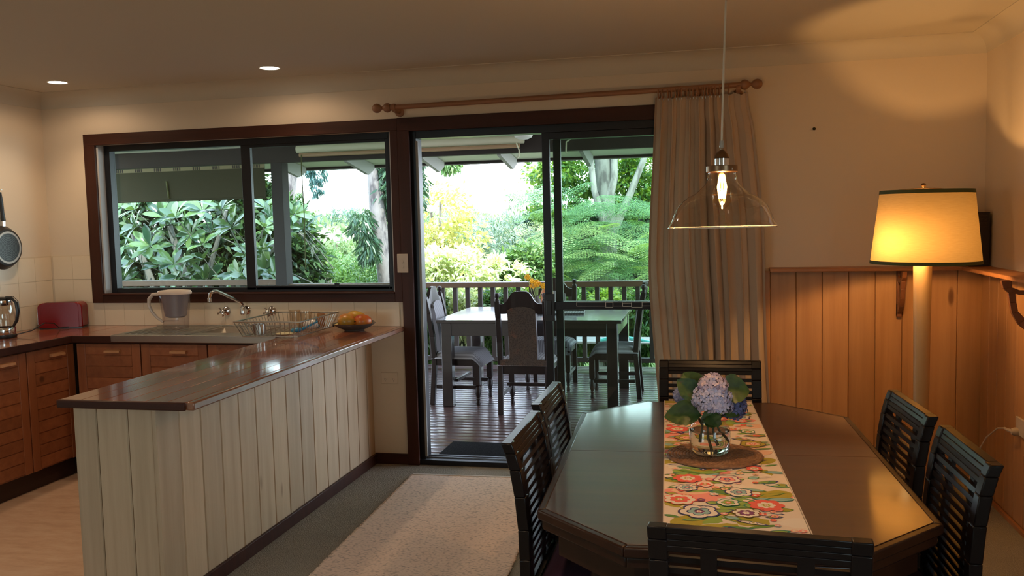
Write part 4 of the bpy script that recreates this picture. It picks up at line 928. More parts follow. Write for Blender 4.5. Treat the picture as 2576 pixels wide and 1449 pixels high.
def hleaf(base, dirv, nrm, l, w, lab=None):
    d = Vector(dirv).normalized(); n_ = Vector(nrm).normalized(); s_ = d.cross(n_).normalized(); n_ = s_.cross(d)
    nu, nv = 13, 8; Vs = []
    for i in range(nu):
        t_ = i / (nu - 1); hw_ = w * (math.sin(PI * t_ ** .85)) ** .75 + .0006; ser = 1 + (.05 if i % 2 else 0)
        for j in range(nv + 1):
            q = (j / nv - .5) * 2; z_ = abs(q) * hw_ * .30 + math.sin(t_ * 22 - abs(q) * 4) * .0018 * abs(q); Vs.append(Vector(base) + d * (l * t_ + abs(q) * .012 * (1 - t_)) + s_ * (hw_ * q * ser) + n_ * (z_ - l * .28 * t_ * t_))
    Fs = [(i * (nv + 1) + j, i * (nv + 1) + j + 1, (i + 1) * (nv + 1) + j + 1, (i + 1) * (nv + 1) + j) for i in range(nu - 1) for j in range(nv)]
    mb = MB(); mb.add(Vs, Fs); mb.build('leaf', M['hleaf'], hy, smooth=60)
def hl():
    mt, nt, b = base_mat('hydrangea leaf'); v = coords(nt, (1, 1, 1), rand=True); f = noise(nt, v, 40, 3)
    nt.links.new(ramp(nt, f, [(.35, (.018, .050, .012)), (.6, (.045, .095, .018)), (.8, (.10, .075, .018))]), b.inputs['Base Color']); b.inputs['Roughness'].default_value = .45; return mt
M['hleaf'] = hl()
hleaf((-.02, -.02, .135), (-1, -.15, .10), (-.1, -.75, .65), .125, .046)
hleaf((-.02, -.01, .185), (-.75, -.1, .60), (-.3, -.8, .4), .105, .036)
hleaf((-.02, .02, .19), (-.65, .3, .75), (-.2, -.8, .5), .11, .040)
hleaf((.03, .01, .21), (.95, .0, .15), (.1, -.8, .6), .10, .052)
hleaf((.03, -.01, .18), (.85, -.05, -.35), (.2, -.9, .4), .085, .036)
hleaf((-.03, -.03, .13), (.9, -.3, -.1), (.0, -.8, .6), .07, .03)
hleaf((.04, -.03, .14), (-.8, -.3, -.15), (.0, -.85, .5), .07, .03)
hleaf((-.01, -.03, .14), (.4, -.5, -.2), (.1, -.7, .6), .06, .03)

# ------------------------------------------------------------------ dining chairs
def dining_chair():
    th = thing('dining_chair', '', 'chair', (0, 0, 0), 0, 'black slat-back chairs round the dining table'); w = .225
    # back curve: local y of the outer face by height (0 = straight part), back is at -y
    zs = [0, .25, .45, .55, .64, .74, .82, .87, .902]; off = [-.018, -.004, 0, -.001, -.003, -.012, -.025, -.038, -.050]
    def oy(z): return float(np.interp(z, zs, off))
    def curve(z0, z1, n=7): return [z0 + (z1 - z0) * i / n for i in range(n + 1)]
    for sx_ in (-1, 1):
        a = [(oy(z) , z) for z in zs]; b_ = [(oy(z) + (.034 if z > .4 else .032), z) for z in zs]
        mb = MB().strip(a, b_, min(sx_ * w, sx_ * (w - .042)), max(sx_ * w, sx_ * (w - .042)), 'x'); mb.build('rear_leg', M['chair'], th, bevel=.0035)
        MB().box(min(sx_ * w, sx_ * (w - .038)), max(sx_ * w, sx_ * (w - .038)), .385, .425, 0, .43).build('front_leg', M['chair'], th, bevel=.003)
        MB().box(min(sx_ * (w - .008), sx_ * (w - .030)), max(sx_ * (w - .008), sx_ * (w - .030)), .03, .39, .385, .435).build('side_rail', M['chair'], th)
        MB().box(min(sx_ * (w - .012), sx_ * (w - .030)), max(sx_ * (w - .012), sx_ * (w - .030)), .03, .39, .17, .195).build('stretcher', M['chair'], th)
    zt = curve(.842, .902, 4)
    MB().strip([(oy(z) + .002, z) for z in zt], [(oy(z) + .030, z) for z in zt], -w + .04, w - .04, 'x').build('top_rail', M['chair'], th, bevel=.002)
    for k in range(13):
        z = .818 - .0265 * k
        MB().hexa([(-w + .041, oy(z - .007) + .016, z - .007), (w - .041, oy(z - .007) + .016, z - .007), (w - .041, oy(z - .007) + .028, z - .007), (-w + .041, oy(z - .007) + .028, z - .007),
                   (-w + .041, oy(z + .007) + .016, z + .007), (w - .041, oy(z + .007) + .016, z + .007), (w - .041, oy(z + .007) + .028, z + .007), (-w + .041, oy(z + .007) + .028, z + .007)]).build('slat', M['chair'], th)
    for xx in (-.098, .098):
        zt = curve(.46, .845, 8)
        MB().strip([(oy(z) + .002, z) for z in zt], [(oy(z) + .015, z) for z in zt], xx - .017, xx + .017, 'x').build('back_upright', M['chair'], th)
    MB().box(-w + .04, w - .04, .004, .030, .44, .475).build('lower_rail', M['chair'], th)
    MB().box(-w + .03, w - .03, .388, .412, .385, .435).build('front_rail', M['chair'], th)
    MB().box(-w + .006, w - .006, .036, .425, .435, .455).build('seat', M['chair'], th, bevel=.003)
    cu2 = MB()
    nx, ny = 10, 10
    vs = []; 
    for i in range(nx + 1):
        for j in range(ny + 1):
            u, v_ = i / nx * 2 - 1, j / ny * 2 - 1; h = .032 * (1 - u ** 6) ** .5 * (1 - v_ ** 6) ** .5
            vs.append((u * (w - .014), .230 + v_ * .186, .455 + h))
    fs = [(i * (ny + 1) + j, (i + 1) * (ny + 1) + j, (i + 1) * (ny + 1) + j + 1, i * (ny + 1) + j + 1) for i in range(nx) for j in range(ny)]
    cu2.add(vs, fs); cu2.build('cushion', M['purple'], th, smooth=60)
    return th
dc = dining_chair(); dc.location = (-.556, 2.692, 0); dc.rotation_euler = (0, 0, -PI / 2); dc['label'] = 'black slat-back chair on the rug side of the table, nearer the camera'
dup(dc, (-.575, 3.232, 0), -PI / 2, 'black slat-back chair on the rug side of the table, nearer the glass door')
dup(dc, (.674, 2.632, 0), PI / 2 + .035, 'black slat-back chair on the wall side, nearer the camera, catching blue light')
dup(dc, (.641, 3.185, 0), PI / 2 + .08, 'black slat-back chair on the wall side, nearer the back wall')
dup(dc, (-.002, 4.00, 0), PI + .01, 'black slat-back chair at the curtain end of the table')
dup(dc, (.0935, 1.862, 0), -.075, 'black slat-back chair at the near end, cut by the frame bottom')

# ------------------------------------------------------------------ rug and doormat
rg_ = thing('woven_rug', 'beige chunky woven rug on the carpet beside the bar', 'rug', (-1.794, 5.035, .0))
def rugmat():
    mt, nt, b = base_mat('beige jute weave'); v = coords(nt, (1, 1, 1), rand=False)
    vo = N(nt, 'ShaderNodeTexVoronoi'); vo.inputs['Scale'].default_value = 1; v2 = coords(nt, (75, 130, 1), rand=False); nt.links.new(v2, vo.inputs['Vector'])
    v3 = coords(nt, (5, 60, 1), rand=False); f2 = noise(nt, v3, 1, 4, .7)
    c = ramp(nt, vo.outputs['Distance'], [(.25, (.85, .70, .58)), (.60, (.75, .60, .48)), (.9, (.20, .13, .09))])
    c = mix(nt, .5, c, ramp(nt, f2, [(.30, (.45, .30, .22)), (.40, (.80, .66, .55)), (.7, (.9, .76, .65))]), 'MULTIPLY')
    c = mix(nt, .45, c, (.90, .76, .68))
    nt.links.new(c, b.inputs['Base Color']); b.inputs['Roughness'].default_value = .95; b.inputs['Specular IOR Level'].default_value = .1; bump(nt, b, vo.outputs['Distance'], -.6, .006); return mt
M['rug'] = rugmat()
RW, RL = .86, 2.35
MB().box(0, RW, -RL, 0, 0, .009).build('weave', M['rug'], rg_, smooth=0)
MB().box(0, RW, -.012, .002, 0, .012).build('hem', plain('pale rug hem', (.62, .56, .50), .9), rg_)
mb = MB()
for k in range(150):
    yy = -.01 - k * RL / 150; dx = R.uniform(.006, .012)
    mb.tube([(0.004, yy, .006), (-dx, yy - .004, .008), (-dx * .6, yy - .010, .006), (.004, yy - .013, .005)], .0035, 5)
    mb.tube([(RW - .004, yy, .006), (RW + dx, yy - .004, .008), (RW + dx * .6, yy - .010, .006), (RW - .004, yy - .013, .005)], .0035, 5)
mb.build('edge_loops', M['rug'], rg_, kind='stuff')
rg_.rotation_euler = (0, 0, math.radians(2.2))
ZD = -.03
dm = thing('doormat', 'black ribbed doormat on the deck outside the open door', 'doormat', (-1.45, 5.74, ZD))
mb = MB().box(-.36, .36, -.185, .20, .001, .010); mb.build('backing', M['black'], dm)
def matm():
    mt, nt, b = base_mat('dark coir'); v = coords(nt, rand=False); f = noise(nt, v, 180, 2, .8); nt.links.new(ramp(nt, f, [(.3, (.008, .010, .014)), (.7, (.035, .042, .055))]), b.inputs['Base Color']); b.inputs['Roughness'].default_value = .95; return mt
mm_ = matm(); mb = MB()
for k in range(24): mb.tube([(-.355, -.178 + k * .016, .011), (.355, -.178 + k * .016, .011)], .0065, 6)
mb.build('ribs', mm_, dm)

# ================================================================== outside
# ------------------------------------------------------------------ verandah
dk = struct('deck')
bme = MB().prism([(.000, -.022), (.079, -.022), (.0805, -.006), (.076, -.0012), (.062, 0), (.018, 0), (.004, -.0012), (-.0005, -.006)], 0, 9.0, 'x').mesh('plank', M['deck'], 0)
yy = D + .155; k = 0
while yy < 9.26:
    o = bpy.data.objects.new('plank', bme); COL.objects.link(o); o.parent = dk; o.location = (-6.9 + (k % 2) * .05, yy, ZD); yy += .0905; k += 1
MB().box(-6.85, 2.1, D + .1, 9.2, -.25, -.06).build('joists', M['kick'], dk)
o = MB().box(XL - 2.6, XR + 1, D + .14, 9.06, 2.44, 2.47).build('verandah_ceiling', M['soffit'], smooth=0); o['kind'] = 'structure'
o = MB().box(XL - 2.6, XR + 1, Y0 - .6, 9.1, 2.62, 2.66).build('roof', M['rafter'], smooth=0); o['kind'] = 'structure'
vb = MB().box(-7.1, 2.3, 9.0, 9.10, 2.262, 2.44).build('verandah_beam', M['beam'], bevel=.003); vb['kind'] = 'structure'
ev = struct('eave')
MB().hexa([(-7.1, 9.1, 2.365), (2.3, 9.1, 2.365), (2.3, 9.98, 2.262), (-7.1, 9.98, 2.262), (-7.1, 9.1, 2.385), (2.3, 9.1, 2.385), (2.3, 9.98, 2.282), (-7.1, 9.98, 2.282)]).build('soffit_lining', M['soffit'], ev, smooth=0)
MB().box(-7.1, 2.3, 9.965, 10.0, 2.225, 2.35).build('fascia', M['rafter'], ev)
MB().box(-7.1, 2.3, 10.0, 10.10, 2.235, 2.33).build('gutter', M['soffit'], ev)
MB().box(-7.1, 2.3, 9.962, 9.97, 2.235, 2.262).build('trim_strip', M['beam'], ev)
rme = MB().prism([(9.1, 2.36), (9.1, 2.25), (9.72, 2.135), (9.90, 2.205), (9.90, 2.262)], -.021, .021, 'x').mesh('rafter', M['rafter'], 0)
for xr_ in (-6.6, -5.70, -4.79, -3.91, -3.04, -2.17, -1.29, -.40, .48, 1.36):
    o = bpy.data.objects.new('rafter', rme); COL.objects.link(o); o.parent = ev; o.location = (xr_, 0, 0)
for x0 in (-4.765, -6.98, 1.9):
    p = MB().box(x0, x0 + .135, 9.0, 9.15, ZD, 2.262).build('verandah_post', M['post'], bevel=.003); p['kind'] = 'structure'
# railing
rl = thing('deck_railing', 'brown timber deck railing with square balusters behind the outdoor table', 'railing', (0, 0, 0))
MB().box(-4.62, 2.2, 9.03, 9.16, .850, .905).build('top_rail', M['rail'], rl, bevel=.004)
MB().box(-4.62, 2.2, 9.07, 9.12, .05, .10).build('bottom_rail', M['balu'], rl, bevel=.003)
bm_ = MB().box(-.0225, .0225, 9.075, 9.115, .10, .850).mesh('baluster', M['balu'], 0)
x = -4.52
while x < 2.1:
    o = bpy.data.objects.new('baluster', bm_); COL.objects.link(o); o.parent = rl; o.location = (x, 0, 0); x += .1405
r2 = thing('side_railing', 'brown railing seen low through the left half of the kitchen window', 'railing', (0, 0, 0))
MB().box(-7.0, -4.78, 9.03, 9.16, .895, .955).build('top_rail', M['rail'], r2, bevel=.004)
MB().box(-7.0, -4.78, 9.07, 9.12, .05, .10).build('bottom_rail', M['balu'], r2)
x = -6.9
while x < -4.8:
    o = bpy.data.objects.new('baluster', bm_); COL.objects.link(o); o.parent = r2; o.location = (x, 0, 0); o.scale = (1, 1, 1.055); x += .1405
# blinds
ob = thing('outdoor_blind', 'olive roll-down outdoor blind, half lowered, left of the verandah post', 'blind', (0, 0, 0))
MB().box(-6.97, -4.82, 8.965, 8.969, 1.885, 2.235).build('fabric', M['blindf'], ob, smooth=0)
MB().tube([(-6.97, 8.967, 1.882), (-4.82, 8.967, 1.882)], .013, 8).build('bottom_bar', M['blindf'], ob)
mb = MB(); xk = -6.95; ks = 0
while xk < -4.86:
    w_ = (.014, .010, .018, .012)[ks % 4]; mb.box(xk, xk + w_, 8.962, 8.9645, 2.215, 2.250); xk += w_ + (.012, .010, .012, .16)[ks % 4]; ks += 1
MB().box(-6.97, -4.82, 8.9646, 8.970, 2.212, 2.252).build('striped_edge', plain('tan blind edge', (.22, .18, .10), .8), ob)
mb.build('stripes', M['beam'], ob, smooth=0)
MB().tube([(-6.05, 8.96, 2.10), (-6.04, 8.955, 2.02), (-6.03, 8.96, 1.90)], .012, 6).build('tie_strap', M['green_band'], ob)
rb_ = thing('rolled_blind', 'cream blind rolled up under the beam, above the open door', 'blind', (0, 0, 0))
MB().tube([(-4.40, 8.93, 2.392), (-1.86, 8.93, 2.392)], .043, 16).build('roll', M['roller'], rb_)
MB().tube([(-4.36, 8.90, 2.325), (-1.90, 8.90, 2.325)], .022, 8).build('bar', M['tanbar'], rb_)
MB().tube([(-4.33, 8.88, 2.33), (-4.335, 8.88, 2.15), (-4.325, 8.88, 1.7), (-4.335, 8.88, 1.08)], .006, 6).build('pull_cord', M['green_band'], rb_)
MB().tube([(-1.93, 8.88, 2.35), (-1.90, 8.87, 2.28), (-1.90, 8.87, 2.22), (-1.915, 8.86, 2.20), (-1.925, 8.87, 2.215)], .008, 6).build('hook', M['roller'], rb_)
rb2 = thing('rolled_blind', 'slim cream blind rolled up under the beam, behind the closed door pane', 'blind', (0, 0, 0))
MB().tube([(-1.36, 8.93, 2.40), (1.2, 8.93, 2.40)], .024, 12).build('roll', M['roller'], rb2)
MB().tube([(-1.36, 8.90, 2.375), (-1.41, 8.88, 2.34), (-1.415, 8.88, 2.24), (-1.405, 8.88, 2.225)], .008, 6).build('hook', M['roller'], rb2)
vl = thing('verandah_light', 'round white oyster light under the verandah ceiling', 'light', (-1.80, 8.62, 2.425))
MB().lathe([(.11, 0), (.11, -.012), (.095, -.018)], (0, 0, 0), 28, capb=False).build('rim', M['white2'], vl)
MB().lathe([(.098, -.015), (.085, -.045), (.05, -.062), (.001, -.068)], (0, 0, 0), 28, capb=False, capt=False).build('diffuser', M['white2'], vl)

# ------------------------------------------------------------------ outdoor table and chairs
ot = thing('outdoor_table', 'dark timber dining table on the deck beyond the door', 'table', (0, 0, 0))
tx0, tx1, ty0, ty1, tz = -2.285, -.705, 7.10, 8.22, .725
n = 7
for k in range(n):
    a, b_ = ty0 + (ty1 - ty0) * k / n, ty0 + (ty1 - ty0) * (k + 1) / n
    MB().box(tx0, tx1, a + .0008, b_ - .0008, tz - .028, tz).build('plank', M['odark'], ot, bevel=.0015)
MB().box(tx0 + .04, tx1 - .04, ty0 + .04, ty0 + .065, tz - .14, tz - .028).box(tx0 + .04, tx1 - .04, ty1 - .065, ty1 - .04, tz - .14, tz - .028).box(tx0 + .04, tx0 + .065, ty0 + .065, ty1 - .065, tz - .14, tz - .028).box(tx1 - .065, tx1 - .04, ty0 + .065, ty1 - .065, tz - .14, tz - .028).build('apron', M['odark'], ot, bevel=.002)
for xx in (tx0 + .035, tx1 - .125):
    for y_ in (ty0 + .03, ty1 - .12): MB().box(xx, xx + .09, y_, y_ + .09, ZD, tz - .028).build('leg', M['odark'], ot, bevel=.004)
tr = thing('serving_tray', 'dark tray lying on the outdoor table behind the door stile', 'tray', (-1.28, 7.62, tz + .001), .1)
MB().box(-.20, .20, -.14, .14, 0, .008).build('tray_base', M['stripe'], tr); MB().tube([(-.2, -.14, .010), (.2, -.14, .010), (.2, .14, .010), (-.2, .14, .010)], .005, 6, closed=True).build('rim', M['black'], tr)
ov = thing('small_vase', 'small grey pottery vase on the outdoor table', 'vase', (-1.575, 8.0, tz))
MB().lathe([(.025, 0), (.040, .02), (.046, .05), (.034, .085), (.018, .11), (.018, .125), (.024, .13)], (0, 0, 0), 20, capt=False).build('pot', plain('grey pottery', (.10, .085, .075), .5), ov)
of_ = thing('yellow_flowers', 'bunch of yellow daisies in the small outdoor vase', 'flowers', (-1.575, 8.0, tz))
yel = plain('yellow petals', (.85, .42, .01), .6); stm = plain('pale green stems', (.35, .45, .16), .6)
rf = random.Random(5)
for k in range(11):
    a = rf.uniform(0, 2 * PI); q = rf.uniform(.02, .10); hx, hy_, hz = math.cos(a) * q - .02, math.sin(a) * q * .6 - .02, rf.uniform(.20, .27) + (.05 if k == 0 else 0)
    MB().tube([(0, 0, .06), (hx * .5, hy_ * .5, .14), (hx, hy_, hz)], .0025, 5).build('stem', stm, of_)
    mb = MB()
    for q_ in range(12):
        b_ = 2 * PI * q_ / 12; d = (math.cos(b_), math.sin(b_)); pr = .034
        mb.add([(hx, hy_, hz), (hx + d[0] * pr * .6 - d[1] * .007, hy_ + d[1] * pr * .6 + d[0] * .007, hz + .006), (hx + d[0] * pr, hy_ + d[1] * pr, hz + .002 - .008 * (q_ % 2)), (hx + d[0] * pr * .6 + d[1] * .007, hy_ + d[1] * pr * .6 - d[0] * .007, hz + .006)], [(0, 1, 2, 3)])
    mb.move(Matrix.Translation((hx, hy_, hz)) @ Euler((rf.uniform(.5, 1.3), 0, rf.uniform(-.8, .8))).to_matrix().to_4x4() @ Matrix.Translation((-hx, -hy_, -hz)))
    mb.sphere((hx, hy_, hz + .003), .008, 8, 6); mb.build('flower_head', yel, of_, smooth=0)
tc_ = thing('terracotta_lantern', 'orange terracotta pot with round holes on the outdoor table', 'pot', (-1.50, 8.12, tz))
MB().lathe([(.05, 0), (.062, .05), (.064, .12), (.052, .17), (.030, .19), (.001, .195)], (0, 0, 0), 24, capt=False).build('pot', M['terra'], tc_)
mb = MB()
for z_ in (.05, .09, .13):
    for k in range(8): a = 2 * PI * (k + (.5 if z_ == .09 else 0)) / 8; mb.sphere((math.cos(a) * .062, math.sin(a) * .062, z_), .006, 8, 6)
mb.build('hole', M['black'], tc_)

def turned(mb, x, y_, z1_):
    k = z1_ / .38
    return mb.lathe([(.016, 0), (.020, .012), (.013, .04), (.019, .055), (.015, .065), (.025, .10), (.027, .14), (.016, .165), (.022, .172), (.016, .18)], (x, y_, 0), 12).box(x - .024, x + .024, y_ - .024, y_ + .024, .18, z1_)
def outdoor_chair():
    th = thing('carved_chair', '', 'chair', (0, 0, ZD), 0, 'carved high-back chairs on the deck'); w = .218
    zs = [0, .40, .60, .80, .94]; off = [-.03, 0, -.015, -.045, -.075]
    def oy(z): return float(np.interp(z, zs, off))
    for s_ in (-1, 1):
        x0, x1 = min(s_ * w, s_ * (w - .042)), max(s_ * w, s_ * (w - .042))
        mb = MB().strip([(oy(z), z) for z in zs], [(oy(z) + .042, z) for z in zs], x0, x1, 'x')
        mb.build('rear_leg', M['ochair'], th, bevel=.003)
        MB().lathe([(.021, .935), (.021, .95), (.012, .957), (.012, .962), (.020, .975), (.0225, .988), (.018, 1.003), (.001, 1.008)], (s_ * (w - .021), oy(.94) + .02, 0), 16).build('finial', M['ochair'], th)
        mb = turned(MB(), s_ * (w - .026), .405, .37); mb.build('front_leg', M['ochair'], th)
        MB().box(x0 + .01, x1 - .012, .03, .39, .14, .17).build('stretcher', M['ochair'], th, bevel=.002)
        MB().box(x0 + .008, x1 - .008, .03, .40, .345, .405).build('side_rail', M['ochair'], th)
    MB().box(-w + .03, w - .03, .385, .415, .345, .405).build('front_rail', M['ochair'], th)
    MB().box(-w + .03, w - .03, .008, .035, .335, .41).build('back_rail', M['ochair'], th)
    MB().box(-w + .03, w - .03, .20, .225, .20, .225).build('cross_stretcher', M['ochair'], th)
    # crest: arched
    top = []; bot = []
    for i in range(25):
        t_ = i / 24; x = (-w + .03) + (2 * w - .06) * t_; q = abs(2 * t_ - 1)
        zt = .915 + .105 * (1 / (1 + math.exp((q - .52) * 13))); zb = .835 + .055 * (1 / (1 + math.exp((q - .42) * 18)))
        top.append((x, zt)); bot.append((x, zb))
    mb = MB()
    for i in range(24):
        a, b_, c, d_ = bot[i], bot[i + 1], top[i + 1], top[i]
        def P(p, dy): return (p[0], oy(p[1]) + dy, p[1])
        mb.hexa([P(a, .008), P(b_, .008), P(b_, .034), P(a, .034), P(d_, .008), P(c, .008), P(c, .034), P(d_, .034)])
    mb.build('crest_rail', M['ochair'], th, smooth=50)
    # upholstered back panel with arched top: patterned back, striped front
    for nm, y0_, y1_, mt_ in (('back_upholstery', .000, .014, M['pattern']), ('front_upholstery', .014, .052, M['stripe'])):
        mb = MB(); cols_ = 16; zb0 = .40
        for i in range(cols_):
            xa, xb = -.115 + .23 * i / cols_, -.115 + .23 * (i + 1) / cols_
            za, zb_ = [.835 + .06 * math.sqrt(max(0, 1 - (x / .13) ** 2)) for x in (xa, xb)]
            for j in range(6):
                z0a, z1a = zb0 + (za - zb0) * j / 6, zb0 + (za - zb0) * (j + 1) / 6; z0b, z1b = zb0 + (zb_ - zb0) * j / 6, zb0 + (zb_ - zb0) * (j + 1) / 6
                mb.hexa([(xa, oy(z0a) + y0_, z0a), (xb, oy(z0b) + y0_, z0b), (xb, oy(z0b) + y1_, z0b), (xa, oy(z0a) + y1_, z0a), (xa, oy(z1a) + y0_, z1a), (xb, oy(z1b) + y0_, z1b), (xb, oy(z1b) + y1_, z1b), (xa, oy(z1a) + y1_, z1a)])
        mb.build(nm, mt_, th, smooth=50)
    MB().box(-w + .02, w - .02, -.004, .018, .40, .455).build('seat_back_edge', M['pattern'], th, bevel=.006)
    nx = 12; vs = []
    for i in range(nx + 1):
        for j in range(nx + 1):
            u, v_ = i / nx * 2 - 1, j / nx * 2 - 1; h = .060 * ((1 - abs(u) ** 5) * (1 - abs(v_) ** 5)) ** .5
            dr_ = .07 * max(0, v_ - .72) / .28; vs.append((u * (w + .01), .220 + v_ * .225, .405 + h - dr_))
    fs = [(i * (nx + 1) + j, (i + 1) * (nx + 1) + j, (i + 1) * (nx + 1) + j + 1, i * (nx + 1) + j + 1) for i in range(nx) for j in range(nx)]
    MB().add(vs, fs).build('cushion', M['stripe'], th, smooth=60)
    return th
oc = outdoor_chair(); oc.location = (-1.482, 6.90, ZD); oc['label'] = 'carved chair on the deck with its brown patterned back to the room'
dup(oc, (-2.36, 7.43, ZD), -PI / 2 - .03, 'carved chair at the left end of the outdoor table')
dup(oc, (-.62, 7.83, ZD), PI / 2 + .03, 'carved chair at the right end of the outdoor table, behind the closed pane')
dup(oc, (-1.48, 8.36, ZD), PI, 'carved chair on the railing side of the outdoor table')

# slatted bench and hose beyond the railing
bn_ = thing('slatted_bench', 'pale slatted garden bench beyond the deck railing', 'bench', (-1.2, 10.35, -.5))
M['slatw'] = plain('bleached slats', (.62, .56, .54), .7)
me = MB().box(-.95, 1.1, 0, .055, .56, .580).mesh('slat', M['slatw'], 0)
for k in range(6): o = bpy.data.objects.new('slat', me); COL.objects.link(o); o.parent = bn_; o.location = (0, .02 + k * .085, 0)
for xx in (-.85, .1, 1.0): MB().box(xx, xx + .05, .04, .50, 0, .56).build('leg_frame', M['rafter'], bn_)
st2 = thing('garden_step', 'pale slatted step on the ground just past the deck edge', 'step', (-1.2, 9.75, -.5))
me = MB().box(-.6, 1.1, 0, .06, .30, .325).mesh('slat', M['slatw'], 0)
for k in range(4): o = bpy.data.objects.new('slat', me); COL.objects.link(o); o.parent = st2; o.location = (0, k * .075, 0)
for xx in (-.5, .9): MB().box(xx, xx + .05, .02, .27, 0, .30).build('bearer', M['rafter'], st2)
ho = thing('garden_hose', 'teal garden hose looped over the slatted bench', 'hose', (-1.2, 10.4, .085))
MB().tube([(-.10, .05, .0), (.02, .1, .03), (.10, .15, .08), (.14, .2, .03), (.35, .1, .01), (.55, 0, -.02), (.62, -.06, -.10), (.80, -.08, -.02), (.95, .1, .03)], .022, 8).build('tube', plain('teal hose', (.10, .50, .42), .5), ho)

# ------------------------------------------------------------------ ground and hill
def terrain():
    nx, ny = 70, 90; V = []
    for j in range(ny + 1):
        t_ = j / ny; y = 9.3 + 170 * t_ ** 1.8
        for i in range(nx + 1):
            x = (-1.35 + 2.0 * i / nx) * (y * .62 + 7)
            d_ = y - 9.3
            z = -.52 - (max(0, d_ - 2.5) * .30 if d_ < 30 else 8.25) if d_ < 30 else -8.8 + (d_ - 30) ** 1.0 * .083
            if y > 120: z = min(z, -1.9 + 2.2 * math.sin(x * .03 + 1)) + .0
            z += math.sin(x * .35) * .05 * min(1, d_ / 5) + (.6 * math.sin(x * .11 + y * .07) if d_ > 20 else 0)
            V.append((x, y, z))
    V = np.array(V); F = np.array([(j * (nx + 1) + i, j * (nx + 1) + i + 1, (j + 1) * (nx + 1) + i + 1, (j + 1) * (nx + 1) + i) for j in range(ny) for i in range(nx)])
    mt, nt, b = base_mat('grassy slope'); v = coords(nt, rand=False); f = noise(nt, v, .8, 6, .7)
    nt.links.new(ramp(nt, f, [(.3, (.035, .055, .015)), (.6, (.09, .13, .03)), (.8, (.20, .19, .08))]), b.inputs['Base Color']); b.inputs['Roughness'].default_value = .9
    o = quick('ground', V, F, mt, smooth=True); o['kind'] = 'structure'; return o
terrain()
def lawn():
    mt, nt, b = base_mat('lawn'); v = coords(nt, rand=False); f = noise(nt, v, 3, 5, .7); nt.links.new(ramp(nt, f, [(.3, (.10, .10, .06)), (.7, (.20, .19, .13))]), b.inputs['Base Color']); b.inputs['Roughness'].default_value = .9
    o = MB().box(-60, 60, -60, 9.35, -.8, -.55).build('lawn', mt, smooth=0); o['kind'] = 'structure'
lawn()

# ------------------------------------------------------------------ plants
def sight(px, py, Y):
    """where the line of sight through a picture point meets the plane Y (used only to lay the garden out at real distances)"""
    uu, ww = (px - 1288) / FPX, (py - 724.5) / FPX; d = fwd + right * uu - up * ww; return Vector((0, 0, CH)) + d * (Y / d.y)
def unit(a): return a / np.maximum(1e-9, np.linalg.norm(a, axis=1, keepdims=True))
def leaf_cloud(P, dirs, nrm, L, Wd, rng, bend=.15):
    """folded diamond leaves: base, side, tip, side"""
    n = len(P); d = unit(dirs); s_ = unit(np.cross(d, nrm)); u = np.cross(s_, d)
    L = (L * rng.uniform(.7, 1.25, n))[:, None]; Wd = (Wd * rng.uniform(.8, 1.2, n))[:, None]
    V = np.empty((n, 4, 3)); V[:, 0] = P; V[:, 1] = P + d * L * .45 + s_ * Wd * .5 + u * Wd * .22; V[:, 2] = P + d * L - u * L * bend; V[:, 3] = P + d * L * .45 - s_ * Wd * .5 + u * Wd * .22
    return V.reshape(-1, 3), np.arange(n * 4).reshape(n, 4)
def clumps(rng, blobs, n, spread=.16, sub=26):
    """points gathered in small clumps on the skins of ellipsoids; returns points and outward directions"""
    vol = np.array([b_[1][0] * b_[1][2] for b_ in blobs]); vol = vol / vol.sum(); Ps, Os = [], []
    for (c, r), f in zip(blobs, vol):
        k = max(1, int(n * f / sub)); o = unit(rng.normal(size=(k, 3))); rad = rng.uniform(.35, 1, k) ** .5
        cen = np.array(c) + o * rad[:, None] * np.array(r)
        sp = spread * min(r); p = np.repeat(cen, sub, 0) + rng.normal(0, sp, (k * sub, 3)) * np.array([1, 1, .7]); Ps.append(p); Os.append(unit(np.repeat(o, sub, 0) * .7 + rng.normal(0, .6, (k * sub, 3))))
    return np.concatenate(Ps), np.concatenate(Os)
def foliage(parent, blobs, n, L, Wd, mat, seed, droop=.0, upn=.8, name='foliage', spread=.16, sub=26, bend=.15):
    rng = np.random.default_rng(abs(int(seed)) + 1); P, O = clumps(rng, blobs, n, spread, sub); d = O + np.array([0, 0, -droop]); nr = rng.normal(0, .5, P.shape) + np.array([0, -.35, upn])
    V, F = leaf_cloud(P, d, nr, L, Wd, rng, bend); return quick(name, V, F, mat, parent, 'stuff')
def wig(p, q, n, r0, r1, seed, amt=.04):
    rg2 = random.Random(seed); p, q = Vector(p), Vector(q); L_ = (q - p).length; pts = []; rs = []
    for i in range(n + 1):
        t_ = i / n; o = Vector((rg2.uniform(-1, 1), rg2.uniform(-1, 1), 0)) * amt * L_ * math.sin(PI * t_) ; pts.append(p.lerp(q, t_) + o); rs.append(r0 + (r1 - r0) * t_)
    return pts, rs
def bark(name, c1, c2, sc=(6, 6, 2)):
    mt, nt, b = base_mat(name); v = coords(nt, sc, rand=False); f = noise(nt, v, 1.4, 5, .6)
    nt.links.new(ramp(nt, f, [(.38, c2), (.52, c1), (.7, tuple(min(1, q * 1.2) for q in c1))]), b.inputs['Base Color']); b.inputs['Roughness'].default_value = .8; bump(nt, b, f, .4, .02); return mt
M['gum'] = bark('mottled gum bark', (.26, .215, .21), (.09, .07, .075)); M['bark'] = bark('grey bark', (.20, .19, .17), (.08, .07, .065)); M['palebark'] = bark('pale branch bark', (.30, .275, .25), (.14, .12, .11))

